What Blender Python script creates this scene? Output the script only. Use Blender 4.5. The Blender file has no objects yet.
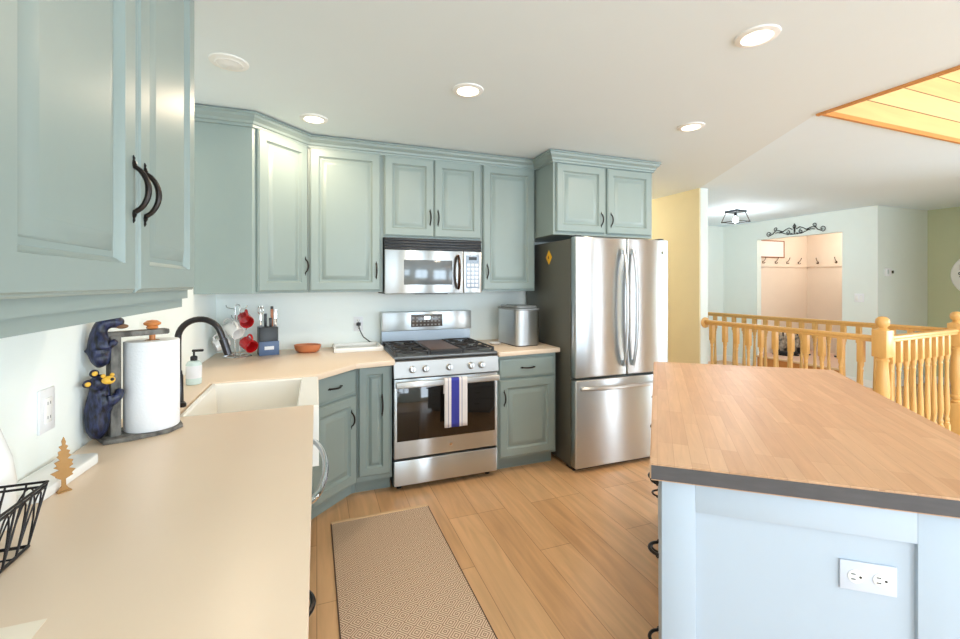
import bpy, bmesh, math, random
from mathutils import Matrix, Vector, Quaternion

random.seed(7)
PI = math.pi
S = bpy.context.scene
C = S.collection

# ------------------------------------------------------------------ camera
cam_d = bpy.data.cameras.new('camera')
cam = bpy.data.objects.new('camera', cam_d); C.objects.link(cam)
cam.location = (0, 0, 1.4174)
cam.rotation_euler = (PI/2, 0, -math.radians(20.645))
cam_d.sensor_fit = 'HORIZONTAL'; cam_d.sensor_width = 36
cam_d.lens = 433.07/960*36
cam_d.shift_y = -(319.5-283.2)/960
cam_d.clip_start = 0.02
S.camera = cam

# ------------------------------------------------------------------ world, lights, exposure
S.view_settings.view_transform = 'Standard'
S.view_settings.look = 'None'
S.view_settings.gamma = 1
S.view_settings.use_curve_mapping = False
S.view_settings.exposure = 0.58
S.cycles.use_denoising = True
S.cycles.max_bounces = 10
S.cycles.diffuse_bounces = 6
S.cycles.sample_clamp_indirect = 6.0
W = bpy.data.worlds.new('sky'); S.world = W; W.use_nodes = True
bg = W.node_tree.nodes['Background']
bg.inputs[0].default_value = (0.72, 0.86, 1.0, 1); bg.inputs[1].default_value = 1.2

def area(name, loc, direction, sx, sy, power, col):
    d = bpy.data.lights.new(name, 'AREA'); d.shape = 'RECTANGLE'; d.size = sx; d.size_y = sy
    d.energy = power; d.color = col
    o = bpy.data.objects.new(name, d); C.objects.link(o); o.location = loc
    o.rotation_euler = Vector(direction).to_track_quat('-Z', 'Y').to_euler()
    return o
def point(name, loc, power, col, r=0.05):
    d = bpy.data.lights.new(name, 'POINT'); d.energy = power; d.color = col; d.shadow_soft_size = r
    o = bpy.data.objects.new(name, d); C.objects.link(o); o.location = loc
    return o
DAY = (0.74, 0.88, 1.0)
# daylight through the windows of the rear wall (behind the camera) and the living room side
area('daylight_kitchen_window', (1.5, -3.33, 1.30), (0, 1, 0.06), 1.5, 1.9, 62, DAY)
area('daylight_patio_door', (4.0, -3.33, 1.15), (0, 1, 0.10), 1.9, 2.2, 95, DAY)
area('daylight_glass_door', (5.95, -3.33, 1.15), (0, 1, 0.05), 0.9, 2.2, 40, DAY)
area('daylight_dining_window', (-0.30, -3.33, 1.6), (0.1, 1, 0.05), 0.75, 1.3, 18, DAY)
area('added_side_light', (-0.83, -1.85, 1.45), (1, 0.25, 0.12), 2.1, 1.5, 25, DAY)  # added light, no side window known; cool fill for ceiling and island
area('daylight_living_window', (8.33, -0.5, 1.4), (-1, 0.35, 0.12), 2.2, 1.6, 140, DAY)
area('loft_fill_light', (4.5, 0.3, 3.85), (0, 0.25, -1), 2.4, 1.6, 22, (1.0, 0.95, 0.86))  # lamp added under the closed loft roof to brighten the pine boards
WARM = (1.0, 0.80, 0.58)

# ------------------------------------------------------------------ materials
def lin(c):
    c = c/255.0
    return c/12.92 if c <= 0.04045 else ((c+0.055)/1.055)**2.4
def rgb(r, g, b): return (lin(r), lin(g), lin(b), 1)
def mat(name, col, rough=0.5, metal=0.0, noise=0.0, scale=30, bump=0.0, coat=0.0, spec=None, stretch=None):
    m = bpy.data.materials.new(name); m.use_nodes = True
    nt = m.node_tree; b = nt.nodes['Principled BSDF']
    b.inputs['Base Color'].default_value = col
    b.inputs['Roughness'].default_value = rough
    b.inputs['Metallic'].default_value = metal
    if coat: b.inputs['Coat Weight'].default_value = coat; b.inputs['Coat Roughness'].default_value = 0.12
    if spec is not None: b.inputs['Specular IOR Level'].default_value = spec
    tc = nt.nodes.new('ShaderNodeTexCoord')
    mp = nt.nodes.new('ShaderNodeMapping')
    nt.links.new(tc.outputs['Object'], mp.inputs[0])
    if stretch: mp.inputs['Scale'].default_value = stretch
    n = nt.nodes.new('ShaderNodeTexNoise'); n.inputs['Scale'].default_value = scale; n.inputs['Detail'].default_value = 3
    nt.links.new(mp.outputs[0], n.inputs['Vector'])
    fac = n.outputs[0]
    if noise >= 0.4:
        cr_ = nt.nodes.new('ShaderNodeMapRange'); cr_.inputs[1].default_value = 0.36; cr_.inputs[2].default_value = 0.64; nt.links.new(fac, cr_.inputs[0]); fac = cr_.outputs[0]
    if noise:
        mx = nt.nodes.new('ShaderNodeMix'); mx.data_type = 'RGBA'
        mx.inputs[6].default_value = tuple(max(0, x*(1-noise)) for x in col[:3])+(1,)
        mx.inputs[7].default_value = tuple(min(1, x*(1+noise)) for x in col[:3])+(1,)
        nt.links.new(fac, mx.inputs[0]); nt.links.new(mx.outputs[2], b.inputs['Base Color'])
    if bump:
        bp = nt.nodes.new('ShaderNodeBump'); bp.inputs['Strength'].default_value = bump; bp.inputs['Distance'].default_value = 0.002
        nt.links.new(n.outputs[0], bp.inputs['Height']); nt.links.new(bp.outputs[0], b.inputs['Normal'])
    return m
def emis(name, col, st):
    m = bpy.data.materials.new(name); m.use_nodes = True
    b = m.node_tree.nodes['Principled BSDF']
    b.inputs['Base Color'].default_value = col
    b.inputs['Emission Color'].default_value = col; b.inputs['Emission Strength'].default_value = st
    return m
def planks(name, c1, c2, seam, width, length, angle=0.0, grain=0.25, rough=0.45, mortar=0.0015, axes='YX', gscale=(1.5, 22), coat=0.0, knots=0.0):
    """boards running along the first axis of `axes`"""
    m = bpy.data.materials.new(name); m.use_nodes = True
    nt = m.node_tree; b = nt.nodes['Principled BSDF']; L = nt.links.new; N = nt.nodes.new
    tc = N('ShaderNodeTexCoord'); mp = N('ShaderNodeMapping'); mp.inputs['Rotation'].default_value = (0, 0, angle)
    L(tc.outputs['Object'], mp.inputs[0])
    sp = N('ShaderNodeSeparateXYZ'); L(mp.outputs[0], sp.inputs[0])
    cb = N('ShaderNodeCombineXYZ')
    L(sp.outputs['XYZ'.index(axes[0])], cb.inputs[0]); L(sp.outputs['XYZ'.index(axes[1])], cb.inputs[1])
    br = N('ShaderNodeTexBrick'); L(cb.outputs[0], br.inputs['Vector'])
    br.inputs['Color1'].default_value = c1; br.inputs['Color2'].default_value = c2; br.inputs['Mortar'].default_value = seam
    br.inputs['Scale'].default_value = 1; br.inputs['Mortar Size'].default_value = mortar; br.inputs['Mortar Smooth'].default_value = 0.3
    br.inputs['Brick Width'].default_value = length; br.inputs['Row Height'].default_value = width
    br.offset = 0.37; br.offset_frequency = 3; br.squash = 1.0
    m2 = N('ShaderNodeMapping'); m2.inputs['Scale'].default_value = (gscale[0], gscale[1], 1)
    L(cb.outputs[0], m2.inputs[0])
    no = N('ShaderNodeTexNoise'); no.inputs['Scale'].default_value = 1.6; no.inputs['Detail'].default_value = 6; no.inputs['Distortion'].default_value = 0.8
    L(m2.outputs[0], no.inputs['Vector'])
    mr = N('ShaderNodeMapRange'); mr.inputs[1].default_value = 0.25; mr.inputs[2].default_value = 0.75
    mr.inputs[3].default_value = 1-grain; mr.inputs[4].default_value = 1+grain*0.6
    L(no.outputs[0], mr.inputs[0])
    mx = N('ShaderNodeMix'); mx.data_type = 'RGBA'; mx.blend_type = 'MULTIPLY'; mx.inputs[0].default_value = 1
    L(br.outputs[0], mx.inputs[6]); L(mr.outputs[0], mx.inputs[7])
    out = mx.outputs[2]
    if knots:
        vo = N('ShaderNodeTexVoronoi'); vo.inputs['Scale'].default_value = 2.3; L(cb.outputs[0], vo.inputs['Vector'])
        kr = N('ShaderNodeMapRange'); kr.inputs[1].default_value = 0.02; kr.inputs[2].default_value = 0.07; kr.inputs[3].default_value = 1-knots; kr.inputs[4].default_value = 1
        L(vo.outputs['Distance'], kr.inputs[0])
        k2 = N('ShaderNodeMix'); k2.data_type = 'RGBA'; k2.blend_type = 'MULTIPLY'; k2.inputs[0].default_value = 1
        L(out, k2.inputs[6]); L(kr.outputs[0], k2.inputs[7]); out = k2.outputs[2]
    L(out, b.inputs['Base Color'])
    b.inputs['Roughness'].default_value = rough
    if coat: b.inputs['Coat Weight'].default_value = coat; b.inputs['Coat Roughness'].default_value = 0.25
    return m

SAGE = mat('sage_paint', rgb(140, 154, 150), 0.38, noise=0.03, scale=4)
STEEL = mat('brushed_steel', (0.60, 0.62, 0.63, 1), 0.36, 1.0, noise=0.05, scale=6, stretch=(1, 1, 60))
STEEL_V = mat('brushed_steel_door', (0.60, 0.63, 0.645, 1), 0.30, 1.0, noise=0.03, scale=5, stretch=(1, 1, 60))
for m_ in (STEEL, STEEL_V):      # horizontal brushing smears reflections up and down
    nt_ = m_.node_tree; b_ = nt_.nodes['Principled BSDF']; b_.inputs['Anisotropic'].default_value = 1.0
    cv = nt_.nodes.new('ShaderNodeCombineXYZ'); cv.inputs[2].default_value = 1; cv.inputs[0].default_value = 0.001; nt_.links.new(cv.outputs[0], b_.inputs['Tangent'])
CHROME = mat('chrome', (0.78, 0.78, 0.78, 1), 0.1, 1.0)
DARKSTEEL = mat('grey_fridge_side', rgb(98, 97, 88), 0.42, 0.3, noise=0.04, scale=40)
BLACK = mat('black_plastic', rgb(22, 22, 24), 0.35)
BLACKGLASS = mat('black_glass', rgb(20, 15, 12), 0.05, spec=0.7)
GREYGLASS = mat('grey_glass', rgb(112, 118, 122), 0.12, 0.2)
IRON = mat('cast_iron', rgb(48, 46, 46), 0.55, noise=0.2, scale=60)
GRIDDLE = mat('griddle', rgb(92, 66, 50), 0.5, noise=0.1, scale=40)
BRONZE = mat('bronze_pull', rgb(44, 38, 35), 0.34, 0.7)
GUNMETAL = mat('gunmetal_faucet', rgb(66, 64, 66), 0.28, 0.85)
WALLW = mat('wall_paint_white', rgb(240, 246, 243), 0.7, noise=0.01, scale=8)
WALLG = mat('wall_paint_pale_green', rgb(224, 231, 225), 0.7, noise=0.015, scale=8)
WALLY = mat('wall_paint_yellow', rgb(228, 215, 178), 0.7, noise=0.02, scale=8)
WALLO = mat('wall_shaded_olive', rgb(198, 204, 170), 0.7, noise=0.015, scale=8)  # pale green wall with the dim corner's shade put into its colour
WALLP = mat('wall_paint_peach', rgb(230, 210, 192), 0.75, noise=0.02, scale=8)
CEILK = mat('ceiling_warm_white', rgb(223, 233, 236), 0.8, noise=0.01, scale=6)
CEILH = mat('ceiling_daylight_tint', rgb(228, 243, 252), 0.8, noise=0.01, scale=6)  # cool daylight over the hall is put into this ceiling colour
TRIMW = mat('white_trim', rgb(236, 236, 232), 0.45)
QUARTZ = mat('cream_quartz', rgb(228, 206, 182), 0.36, noise=0.05, scale=2.5)
FIRECLAY = mat('white_fireclay', rgb(240, 236, 228), 0.15, coat=0.3)
FLOOR = planks('oak_floor', rgb(218, 174, 128), rgb(204, 156, 110), rgb(150, 106, 68), 0.185, 1.25, grain=0.22, rough=0.33, knots=0.0, gscale=(1.2, 12))
TILE = mat('mudroom_tile', rgb(214, 176, 156), 0.6, noise=0.06, scale=20)
BLOCK = planks('butcher_block', rgb(204, 164, 128), rgb(190, 147, 111), rgb(176, 134, 100), 0.043, 0.36, angle=-math.radians(47.1), grain=0.12, rough=0.42, mortar=0.0006, axes='XY', gscale=(3, 30))
BLOCKEDGE = mat('charred_block_edge', rgb(78, 74, 74), 0.6, noise=0.25, scale=18, stretch=(1, 1, 5))
HONEY = mat('honey_oak', rgb(220, 172, 102), 0.38, noise=0.10, scale=14, stretch=(4, 4, 0.6))
PINE = planks('pine_boards', rgb(236, 204, 150), rgb(228, 190, 130), rgb(120, 84, 44), 0.145, 3.0, grain=0.10, rough=0.5, mortar=0.004, axes='XZ', gscale=(1.0, 10), knots=0.5)
PINE2 = planks('pine_boards_side', rgb(236, 204, 150), rgb(228, 190, 130), rgb(120, 84, 44), 0.145, 3.0, grain=0.10, rough=0.5, mortar=0.004, axes='YZ', gscale=(1.0, 10), knots=0.5)
PINETRIM = mat('stained_pine_trim', rgb(206, 140, 74), 0.45, noise=0.1, scale=20)
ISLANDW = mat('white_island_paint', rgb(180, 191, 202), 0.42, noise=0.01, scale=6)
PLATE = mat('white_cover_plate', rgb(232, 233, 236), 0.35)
WHITEPL = mat('white_gloss', rgb(238, 238, 236), 0.25)
PAPER = mat('paper_towel', rgb(240, 241, 244), 0.9, bump=0.4, scale=120)
REDC = mat('red_ceramic', rgb(196, 26, 30), 0.18, coat=0.4)
WHITEC = mat('white_ceramic', rgb(236, 234, 232), 0.18, coat=0.4)
TERRA = mat('copper_wood_bowl', rgb(196, 120, 78), 0.4, noise=0.1, scale=20)
BLUEBOX = mat('slate_blue_panel', rgb(84, 106, 142), 0.45)
BEARF = mat('blue_black_fur', rgb(28, 34, 62), 0.38, noise=0.95, scale=110, bump=1.0, stretch=(1, 1, 0.35))
BEARTAN = mat('bear_muzzle_tan', rgb(226, 176, 60), 0.5)
STONE = mat('weathered_grey_wood', rgb(104, 101, 96), 0.8, noise=0.5, scale=40, bump=0.8, stretch=(1, 1, 0.4))
DOWEL = mat('orange_wood', rgb(206, 128, 66), 0.4, noise=0.1, scale=20)
GOLDTREE = mat('gilt_tree', rgb(176, 132, 78), 0.5, 0.2, noise=0.12, scale=60)
WIRE = mat('dark_wire', rgb(44, 40, 40), 0.4, 0.6)
CLEARSOAP = mat('teal_soap', rgb(204, 222, 220), 0.12)
LABELW = mat('soap_label', rgb(226, 226, 230), 0.5)
BLUEPK = mat('blue_packet', rgb(38, 120, 176), 0.3)
GREENPK = mat('green_packet', rgb(90, 140, 120), 0.3)
WHITEPK = mat('pale_packet', rgb(190, 200, 210), 0.3)
TOWELW = mat('towel_white', rgb(232, 228, 226), 0.9, bump=0.3, scale=200)
YELLOWM = mat('yellow_magnet', rgb(236, 178, 40), 0.4)
KEYPAD = mat('keypad', rgb(160, 176, 196), 0.2, noise=0.35, scale=90)
DISPLAY = emis('display_glow', (0.75, 0.9, 1.0, 1), 1.2)
LENS = emis('lamp_lens', (1.0, 0.84, 0.62, 1), 4.0)
BULB = emis('bulb_glow', (0.9, 0.96, 1.0, 1), 14.0)
BOOT = mat('dark_boot', rgb(34, 32, 34), 0.6)
BAG = mat('patterned_bag', rgb(150, 140, 128), 0.8, noise=0.6, scale=18)
BRASS = mat('hook_bronze', rgb(96, 70, 44), 0.35, 0.7)
FRAMEB = mat('brown_frame', rgb(150, 90, 52), 0.5)
WBOARD = mat('whiteboard', rgb(244, 228, 222), 0.4)
SOFFITGREY = mat('glyph_dark', rgb(30, 30, 32), 0.5)
CEDARCAP = mat('rim_pale', rgb(222, 190, 150), 0.6, noise=0.05, scale=30)

def rug_material():
    m = bpy.data.materials.new('rug_weave'); m.use_nodes = True
    nt = m.node_tree; L = nt.links.new; N = nt.nodes.new; b = nt.nodes['Principled BSDF']
    tc = N('ShaderNodeTexCoord'); sp = N('ShaderNodeSeparateXYZ'); L(tc.outputs['Object'], sp.inputs[0])
    def mth(op, a, bb=None):
        n = N('ShaderNodeMath'); n.operation = op
        if hasattr(a, 'links'): L(a, n.inputs[0])
        else: n.inputs[0].default_value = a
        if bb is not None:
            if hasattr(bb, 'links'): L(bb, n.inputs[1])
            else: n.inputs[1].default_value = bb
        return n.outputs[0]
    p = 0.072
    ax = mth('PINGPONG', sp.outputs[0], p/2); ay = mth('PINGPONG', sp.outputs[1], p/2)
    s = mth('ADD', ax, ay)
    fr = mth('FRACT', mth('DIVIDE', s, 0.0135))
    st = mth('GREATER_THAN', fr, 0.62)
    mx = N('ShaderNodeMix'); mx.data_type = 'RGBA'
    mx.inputs[6].default_value = rgb(222, 196, 170); mx.inputs[7].default_value = rgb(142, 110, 88)
    L(st, mx.inputs[0]); L(mx.outputs[2], b.inputs['Base Color'])
    b.inputs['Roughness'].default_value = 0.95
    no = N('ShaderNodeTexNoise'); no.inputs['Scale'].default_value = 300
    bp = N('ShaderNodeBump'); bp.inputs['Strength'].default_value = 0.4; bp.inputs['Distance'].default_value = 0.002
    L(tc.outputs['Object'], no.inputs['Vector']); L(no.outputs[0], bp.inputs['Height']); L(bp.outputs[0], b.inputs['Normal'])
    return m
RUG = rug_material()
def towel_material():
    m = bpy.data.materials.new('towel_stripes'); m.use_nodes = True
    nt = m.node_tree; L = nt.links.new; N = nt.nodes.new; b = nt.nodes['Principled BSDF']
    tc = N('ShaderNodeTexCoord'); sp = N('ShaderNodeSeparateXYZ'); L(tc.outputs['Object'], sp.inputs[0])
    mr = N('ShaderNodeMapRange'); mr.inputs[1].default_value = -0.085; mr.inputs[2].default_value = 0.085
    L(sp.outputs[0], mr.inputs[0])
    cr = N('ShaderNodeValToRGB'); cr.color_ramp.interpolation = 'CONSTANT'
    w = rgb(230, 224, 222); bl = rgb(62, 66, 160); g = rgb(150, 148, 170)
    stops = [(0, w), (0.16, g), (0.19, w), (0.30, bl), (0.64, w), (0.74, g), (0.77, w)]
    els = cr.color_ramp.elements
    while len(els) < len(stops): els.new(0.5)
    for e, (pos, col) in zip(els, stops): e.position = pos; e.color = col
    L(mr.outputs[0], cr.inputs[0]); L(cr.outputs[0], b.inputs['Base Color']); b.inputs['Roughness'].default_value = 0.95
    return m
TOWEL = towel_material()

# ------------------------------------------------------------------ mesh helpers
MW = {}          # world matrix of each Empty / object used as parent
def Rz(a): return Matrix.Rotation(a, 4, 'Z')
class MB:
    """collects shapes into one mesh"""
    def __init__(s): s.bm = bmesh.new(); s.mi = 0; s.X = Matrix.Identity(4)
    def _add(s, b2):
        for f in b2.faces: f.material_index = s.mi
        me = bpy.data.meshes.new('tmp'); b2.transform(s.X); b2.to_mesh(me); b2.free()
        s.bm.from_mesh(me); bpy.data.meshes.remove(me); return s
    def box(s, x0, x1, y0, y1, z0, z1, bev=0.0, seg=2):
        b = bmesh.new(); bmesh.ops.create_cube(b, size=1)
        for v in b.verts: v.co = ((x0+x1)/2+v.co.x*(x1-x0), (y0+y1)/2+v.co.y*(y1-y0), (z0+z1)/2+v.co.z*(z1-z0))
        if bev: bmesh.ops.bevel(b, geom=list(b.edges), offset=bev, segments=seg, affect='EDGES', profile=0.5)
        return s._add(b)
    def prism(s, poly, z0, z1, bev=0.0):
        b = bmesh.new()
        bo = [b.verts.new((x, y, z0)) for x, y in poly]; to = [b.verts.new((x, y, z1)) for x, y in poly]
        n = len(poly); b.faces.new(to); b.faces.new(bo[::-1])
        for i in range(n): b.faces.new((bo[i], bo[(i+1) % n], to[(i+1) % n], to[i]))
        bmesh.ops.recalc_face_normals(b, faces=list(b.faces))
        if bev: bmesh.ops.bevel(b, geom=list(b.edges), offset=bev, segments=2, affect='EDGES', profile=0.5)
        return s._add(b)
    def lathe(s, prof, c=(0, 0, 0), n=24, ax=(0, 0, 1)):
        b = bmesh.new(); rings = []
        for r, z in prof:
            if r < 1e-6: rings.append([b.verts.new((0, 0, z))])
            else: rings.append([b.verts.new((r*math.cos(2*PI*i/n), r*math.sin(2*PI*i/n), z)) for i in range(n)])
        for A, B in zip(rings, rings[1:]):
            if len(A) == 1 and len(B) == 1: continue
            for i in range(n):
                j = (i+1) % n
                if len(A) == 1: b.faces.new((A[0], B[j], B[i]))
                elif len(B) == 1: b.faces.new((A[i], A[j], B[0]))
                else: b.faces.new((A[i], A[j], B[j], B[i]))
        for R, rev in ((rings[0], True), (rings[-1], False)):
            if len(R) > 1: b.faces.new(R[::-1] if rev else R)
        q = Vector((0, 0, 1)).rotation_difference(Vector(ax).normalized())
        b.transform(Matrix.Translation(c) @ q.to_matrix().to_4x4())
        bmesh.ops.recalc_face_normals(b, faces=list(b.faces))
        return s._add(b)
    def cyl(s, p0, p1, r, n=16, r2=None):
        p0, p1 = Vector(p0), Vector(p1); l = (p1-p0).length
        return s.lathe([(r, 0), (r if r2 is None else r2, l)], p0, n, p1-p0)
    def tube(s, pts, r, n=8, closed=False, sy=1.0):
        pts = [Vector(p) for p in pts]; b = bmesh.new(); rings = []; N = len(pts); up = None
        rr = r if isinstance(r, (list, tuple)) else [r]*N
        for i, p in enumerate(pts):
            if closed: t = pts[(i+1) % N]-pts[i-1]
            else: t = pts[min(i+1, N-1)]-pts[max(i-1, 0)]
            t.normalize()
            if up is None: up = t.orthogonal().normalized()
            up = (up-t*up.dot(t)); up = up.normalized() if up.length > 1e-6 else t.orthogonal().normalized()
            sd = t.cross(up)
            rings.append([b.verts.new(p+(up*math.cos(2*PI*k/n)+sd*math.sin(2*PI*k/n)*sy)*rr[i]) for k in range(n)])
        M = N if closed else N-1
        for i in range(M):
            A, B = rings[i], rings[(i+1) % N]
            for k in range(n): b.faces.new((A[k], A[(k+1) % n], B[(k+1) % n], B[k]))
        if not closed: b.faces.new(rings[0][::-1]); b.faces.new(rings[-1])
        bmesh.ops.recalc_face_normals(b, faces=list(b.faces))
        return s._add(b)
    def ball(s, c, r, sc=(1, 1, 1), seg=16):
        b = bmesh.new(); bmesh.ops.create_uvsphere(b, u_segments=seg, v_segments=max(8, seg*2//3), radius=r)
        for v in b.verts: v.co = Vector((v.co.x*sc[0]+c[0], v.co.y*sc[1]+c[1], v.co.z*sc[2]+c[2]))
        return s._add(b)
    def rings(s, x0, x1, z0, z1, prof):
        """rectangular rings (inset, y) closed at the last one: a panelled front facing -y"""
        b = bmesh.new(); R = []
        for ins, y in prof:
            R.append([b.verts.new(v) for v in ((x0+ins, y, z0+ins), (x1-ins, y, z0+ins), (x1-ins, y, z1-ins), (x0+ins, y, z1-ins))])
        b.faces.new(R[0][::-1])
        for A, B in zip(R, R[1:]):
            for k in range(4): b.faces.new((A[k], A[(k+1) % 4], B[(k+1) % 4], B[k]))
        b.faces.new(R[-1]); bmesh.ops.recalc_face_normals(b, faces=list(b.faces))
        return s._add(b)
    def sweep(s, path, prof):
        """profile (outward, z) along a 2-D path; outward is to the right of travel"""
        b = bmesh.new(); P = [Vector(p) for p in path]; secs = []
        for i, p in enumerate(P):
            ns = []
            if i > 0: d = (P[i]-P[i-1]).normalized(); ns.append(Vector((d.y, -d.x)))
            if i < len(P)-1: d = (P[i+1]-P[i]).normalized(); ns.append(Vector((d.y, -d.x)))
            n = sum(ns, Vector((0, 0))).normalized(); k = 1/max(0.3, n.dot(ns[0]))
            secs.append([b.verts.new((p.x+n.x*o*k, p.y+n.y*o*k, z)) for o, z in prof])
        m = len(prof)
        for A, B in zip(secs, secs[1:]):
            for k in range(m): b.faces.new((A[k], A[(k+1) % m], B[(k+1) % m], B[k]))
        b.faces.new(secs[0]); b.faces.new(secs[-1][::-1])
        bmesh.ops.recalc_face_normals(b, faces=list(b.faces))
        return s._add(b)
    def build(s, name, m, parent=None, angle=35):
        """vertices are authored in the parent's own frame"""
        me = bpy.data.meshes.new(name); s.bm.to_mesh(me); s.bm.free()
        for q in (m if isinstance(m, (list, tuple)) else [m]): me.materials.append(q)
        for p in me.polygons: p.use_smooth = True
        me.set_sharp_from_angle(angle=math.radians(angle))
        o = bpy.data.objects.new(name, me); C.objects.link(o)
        if parent: o.parent = parent
        return o
def tag(o, label, cat, group=None, kind=None):
    o['label'] = label; o['category'] = cat
    if group: o['group'] = group
    if kind: o['kind'] = kind
    return o
def thing(name, label, cat, loc=(0, 0, 0), rz=0.0, group=None):
    o = bpy.data.objects.new(name, None); C.objects.link(o); o.empty_display_size = 0.1
    o.location = loc; o.rotation_euler = (0, 0, rz)
    return tag(o, label, cat, group)
def struct(o, label, cat):
    return tag(o, label, cat, None, 'structure')
def copy_tree(o, parent=None):
    c = o.copy(); C.objects.link(c)
    if parent: c.parent = parent
    for ch in list(o.children): copy_tree(ch, c)
    return c
def at(o, loc, rz=None):
    o.location = loc
    if rz is not None: o.rotation_euler = (0, 0, rz)
    return o

# ------------------------------------------------------------------ room shell
CZ = 2.46
def wall(name, boxes, m, label):
    b = MB()
    for bx in boxes: b.box(*bx)
    return struct(b.build(name, m), label, 'wall')
# floor with the stair opening left free  (stair well x 4.06-5.12, y 2.1-4.6)
fl = MB()
fl.box(-0.8, 4.06, -3.4, 6.0, -0.12, 0)
fl.box(4.06, 5.12, -3.4, 2.10, -0.12, 0)
fl.box(4.06, 5.12, 4.60, 6.0, -0.12, 0)
fl.box(5.12, 8.3, -3.4, 6.0, -0.12, 0)
struct(fl.build('floor', FLOOR), 'honey oak plank floor', 'floor')
wall('wall_stairwell', [(4.0, 4.06, 2.06, 4.66, -2.4, -0.12), (5.12, 5.18, 2.06, 4.66, -2.4, -0.12), (4.06, 5.12, 4.60, 4.66, -2.4, -0.12), (4.06, 5.12, 2.04, 2.10, -2.4, -0.12), (4.0, 5.18, 2.04, 4.66, -2.46, -2.4)], WALLG, 'pale green walls of the stair well')
wall('wall_left', [(-0.8, -0.68, -0.8, 3.72, 0, CZ), (-0.8, -0.68, -3.4, -2.9, 0, CZ), (-0.8, -0.68, -2.9, -0.8, 0, 0.7), (-0.8, -0.68, -2.9, -0.8, 2.2, CZ)], WALLW, 'white kitchen wall along the sink counter')
wall('wall_back', [(-0.8, 2.76, 3.60, 3.72, 0, CZ)], WALLW, 'white kitchen wall behind the range')
wall('wall_passage', [(2.66, 2.76, 3.72, 6.0, 0, CZ), (2.76, 3.92, 5.9, 6.0, 0, CZ)], WALLY, 'yellow end of the passage behind the refrigerator')
wall('wall_yellow', [(3.92, 3.935, 3.59, 5.9, 0, CZ)], WALLY, 'yellow passage wall right of the refrigerator')
wall('wall_divider', [(3.935, 4.04, 3.587, 5.9, 0, CZ)], WALLG, 'pale green end of the wall that holds the handrail')
wall('wall_hall', [(4.04, 7.13, 5.9, 6.0, 0, CZ)], WALLG, 'pale green wall at the far end of the hall')
wall('wall_far', [(7.03, 7.13, 5.25, 5.9, 0, CZ), (7.03, 7.13, 3.55, 3.97, 0, CZ), (7.03, 7.13, 3.97, 5.25, 2.155, CZ)], WALLG, 'pale green wall around the coat room opening')
wall('wall_living', [(8.2, 8.3, 1.4, 3.65, 0, CZ), (8.2, 8.3, -3.4, -1.6, 0, CZ), (8.2, 8.3, 0.6, 1.4, 0, CZ), (8.2, 8.3, -1.6, 0.6, 0, 0.6), (8.2, 8.3, -1.6, 0.6, 2.2, CZ), (6.5, 8.2, 1.35, 1.45, 0, CZ)], WALLO, 'living room corner with shade put into its olive colour and an added partition')  # shade put into the olive; last box: unseen partition added to shade the corner
wall('wall_thermostat', [(7.13, 8.2, 3.55, 3.65, 0, CZ)], WALLG, 'pale green wall face carrying the thermostat')
wall('wall_coatroom', [(8.46, 8.56, 3.65, 5.45, 0, CZ), (7.13, 8.46, 5.35, 5.45, 0, CZ), (8.2, 8.46, 3.55, 3.65, 0, CZ)], WALLP, 'peach walls inside the coat room')
# rear wall behind the camera with its window openings
rw = [(-0.68, 0.75), (2.25, 3.05), (4.55, 5.6), (7.2, 8.2)]
wall('wall_rear', [(-0.68, 8.2, -3.3, -3.2, 2.25, CZ), (-0.68, -0.65, -3.3, -3.2, 0, 2.25), (0.05, 0.75, -3.3, -3.2, 0, 2.25),
     (-0.65, 0.05, -3.3, -3.2, 0, 0.95), (0.75, 2.25, -3.3, -3.2, 0, 0.35), (2.25, 3.05, -3.3, -3.2, 0, 2.25)], WALLG, 'wall behind the camera')
wall('wall_rear_living', [(4.95, 5.5, -3.3, -3.2, 0, 2.25), (6.4, 8.2, -3.3, -3.2, 0, 2.25)], mat('wall_reflection_taupe', rgb(112, 106, 96), 0.7, noise=0.02, scale=8), 'unseen living room wall behind the camera, darkened to taupe for reflections')  # unseen wall made dark to deepen the refrigerator's reflection
def window(name, x0, x1, z0, z1, label):
    b = MB(); w = 0.05
    b.box(x0, x0+w, -3.29, -3.19, z0, z1).box(x1-w, x1, -3.29, -3.19, z0, z1).box(x0+w, x1-w, -3.29, -3.19, z0, z0+w).box(x0+w, x1-w, -3.29, -3.19, z1-w, z1)
    b.box((x0+x1)/2-w/2, (x0+x1)/2+w/2, -3.28, -3.2, z0+w, z1-w)
    struct(b.build(name, TRIMW), label, 'window')
window('window_1', -0.65, 0.05, 0.95, 2.25, 'white framed window behind the camera by the sink counter')
window('window_2', 0.75, 2.25, 0.35, 2.25, 'white framed double window behind the camera')
window('window_3', 3.05, 4.95, 0.0, 2.25, 'white framed patio door behind the camera')
window('window_4', 5.5, 6.4, 0.0, 2.25, 'white framed glass door of the living room behind the camera')
b = MB()
for q in ((-2.9, -2.85, 0.7, 2.2), (-0.85, -0.8, 0.7, 2.2), (-1.875, -1.825, 0.75, 2.15), (-2.85, -0.85, 0.7, 0.75), (-2.85, -0.85, 2.15, 2.2)): b.box(-0.79, -0.67, *q)
struct(b.build('added_window_5', TRIMW), 'white framed side window behind the camera, added for fill light', 'window')  # frame of the added side window
b = MB()
for q in ((-1.6, -1.55, 0.6, 2.2), (0.55, 0.6, 0.6, 2.2), (-0.525, -0.475, 0.65, 2.15), (-1.55, 0.55, 0.6, 0.65), (-1.55, 0.55, 2.15, 2.2)): b.box(8.19, 8.29, *q)
struct(b.build('window_6', TRIMW), 'white framed living room window outside the frame', 'window')
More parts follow.
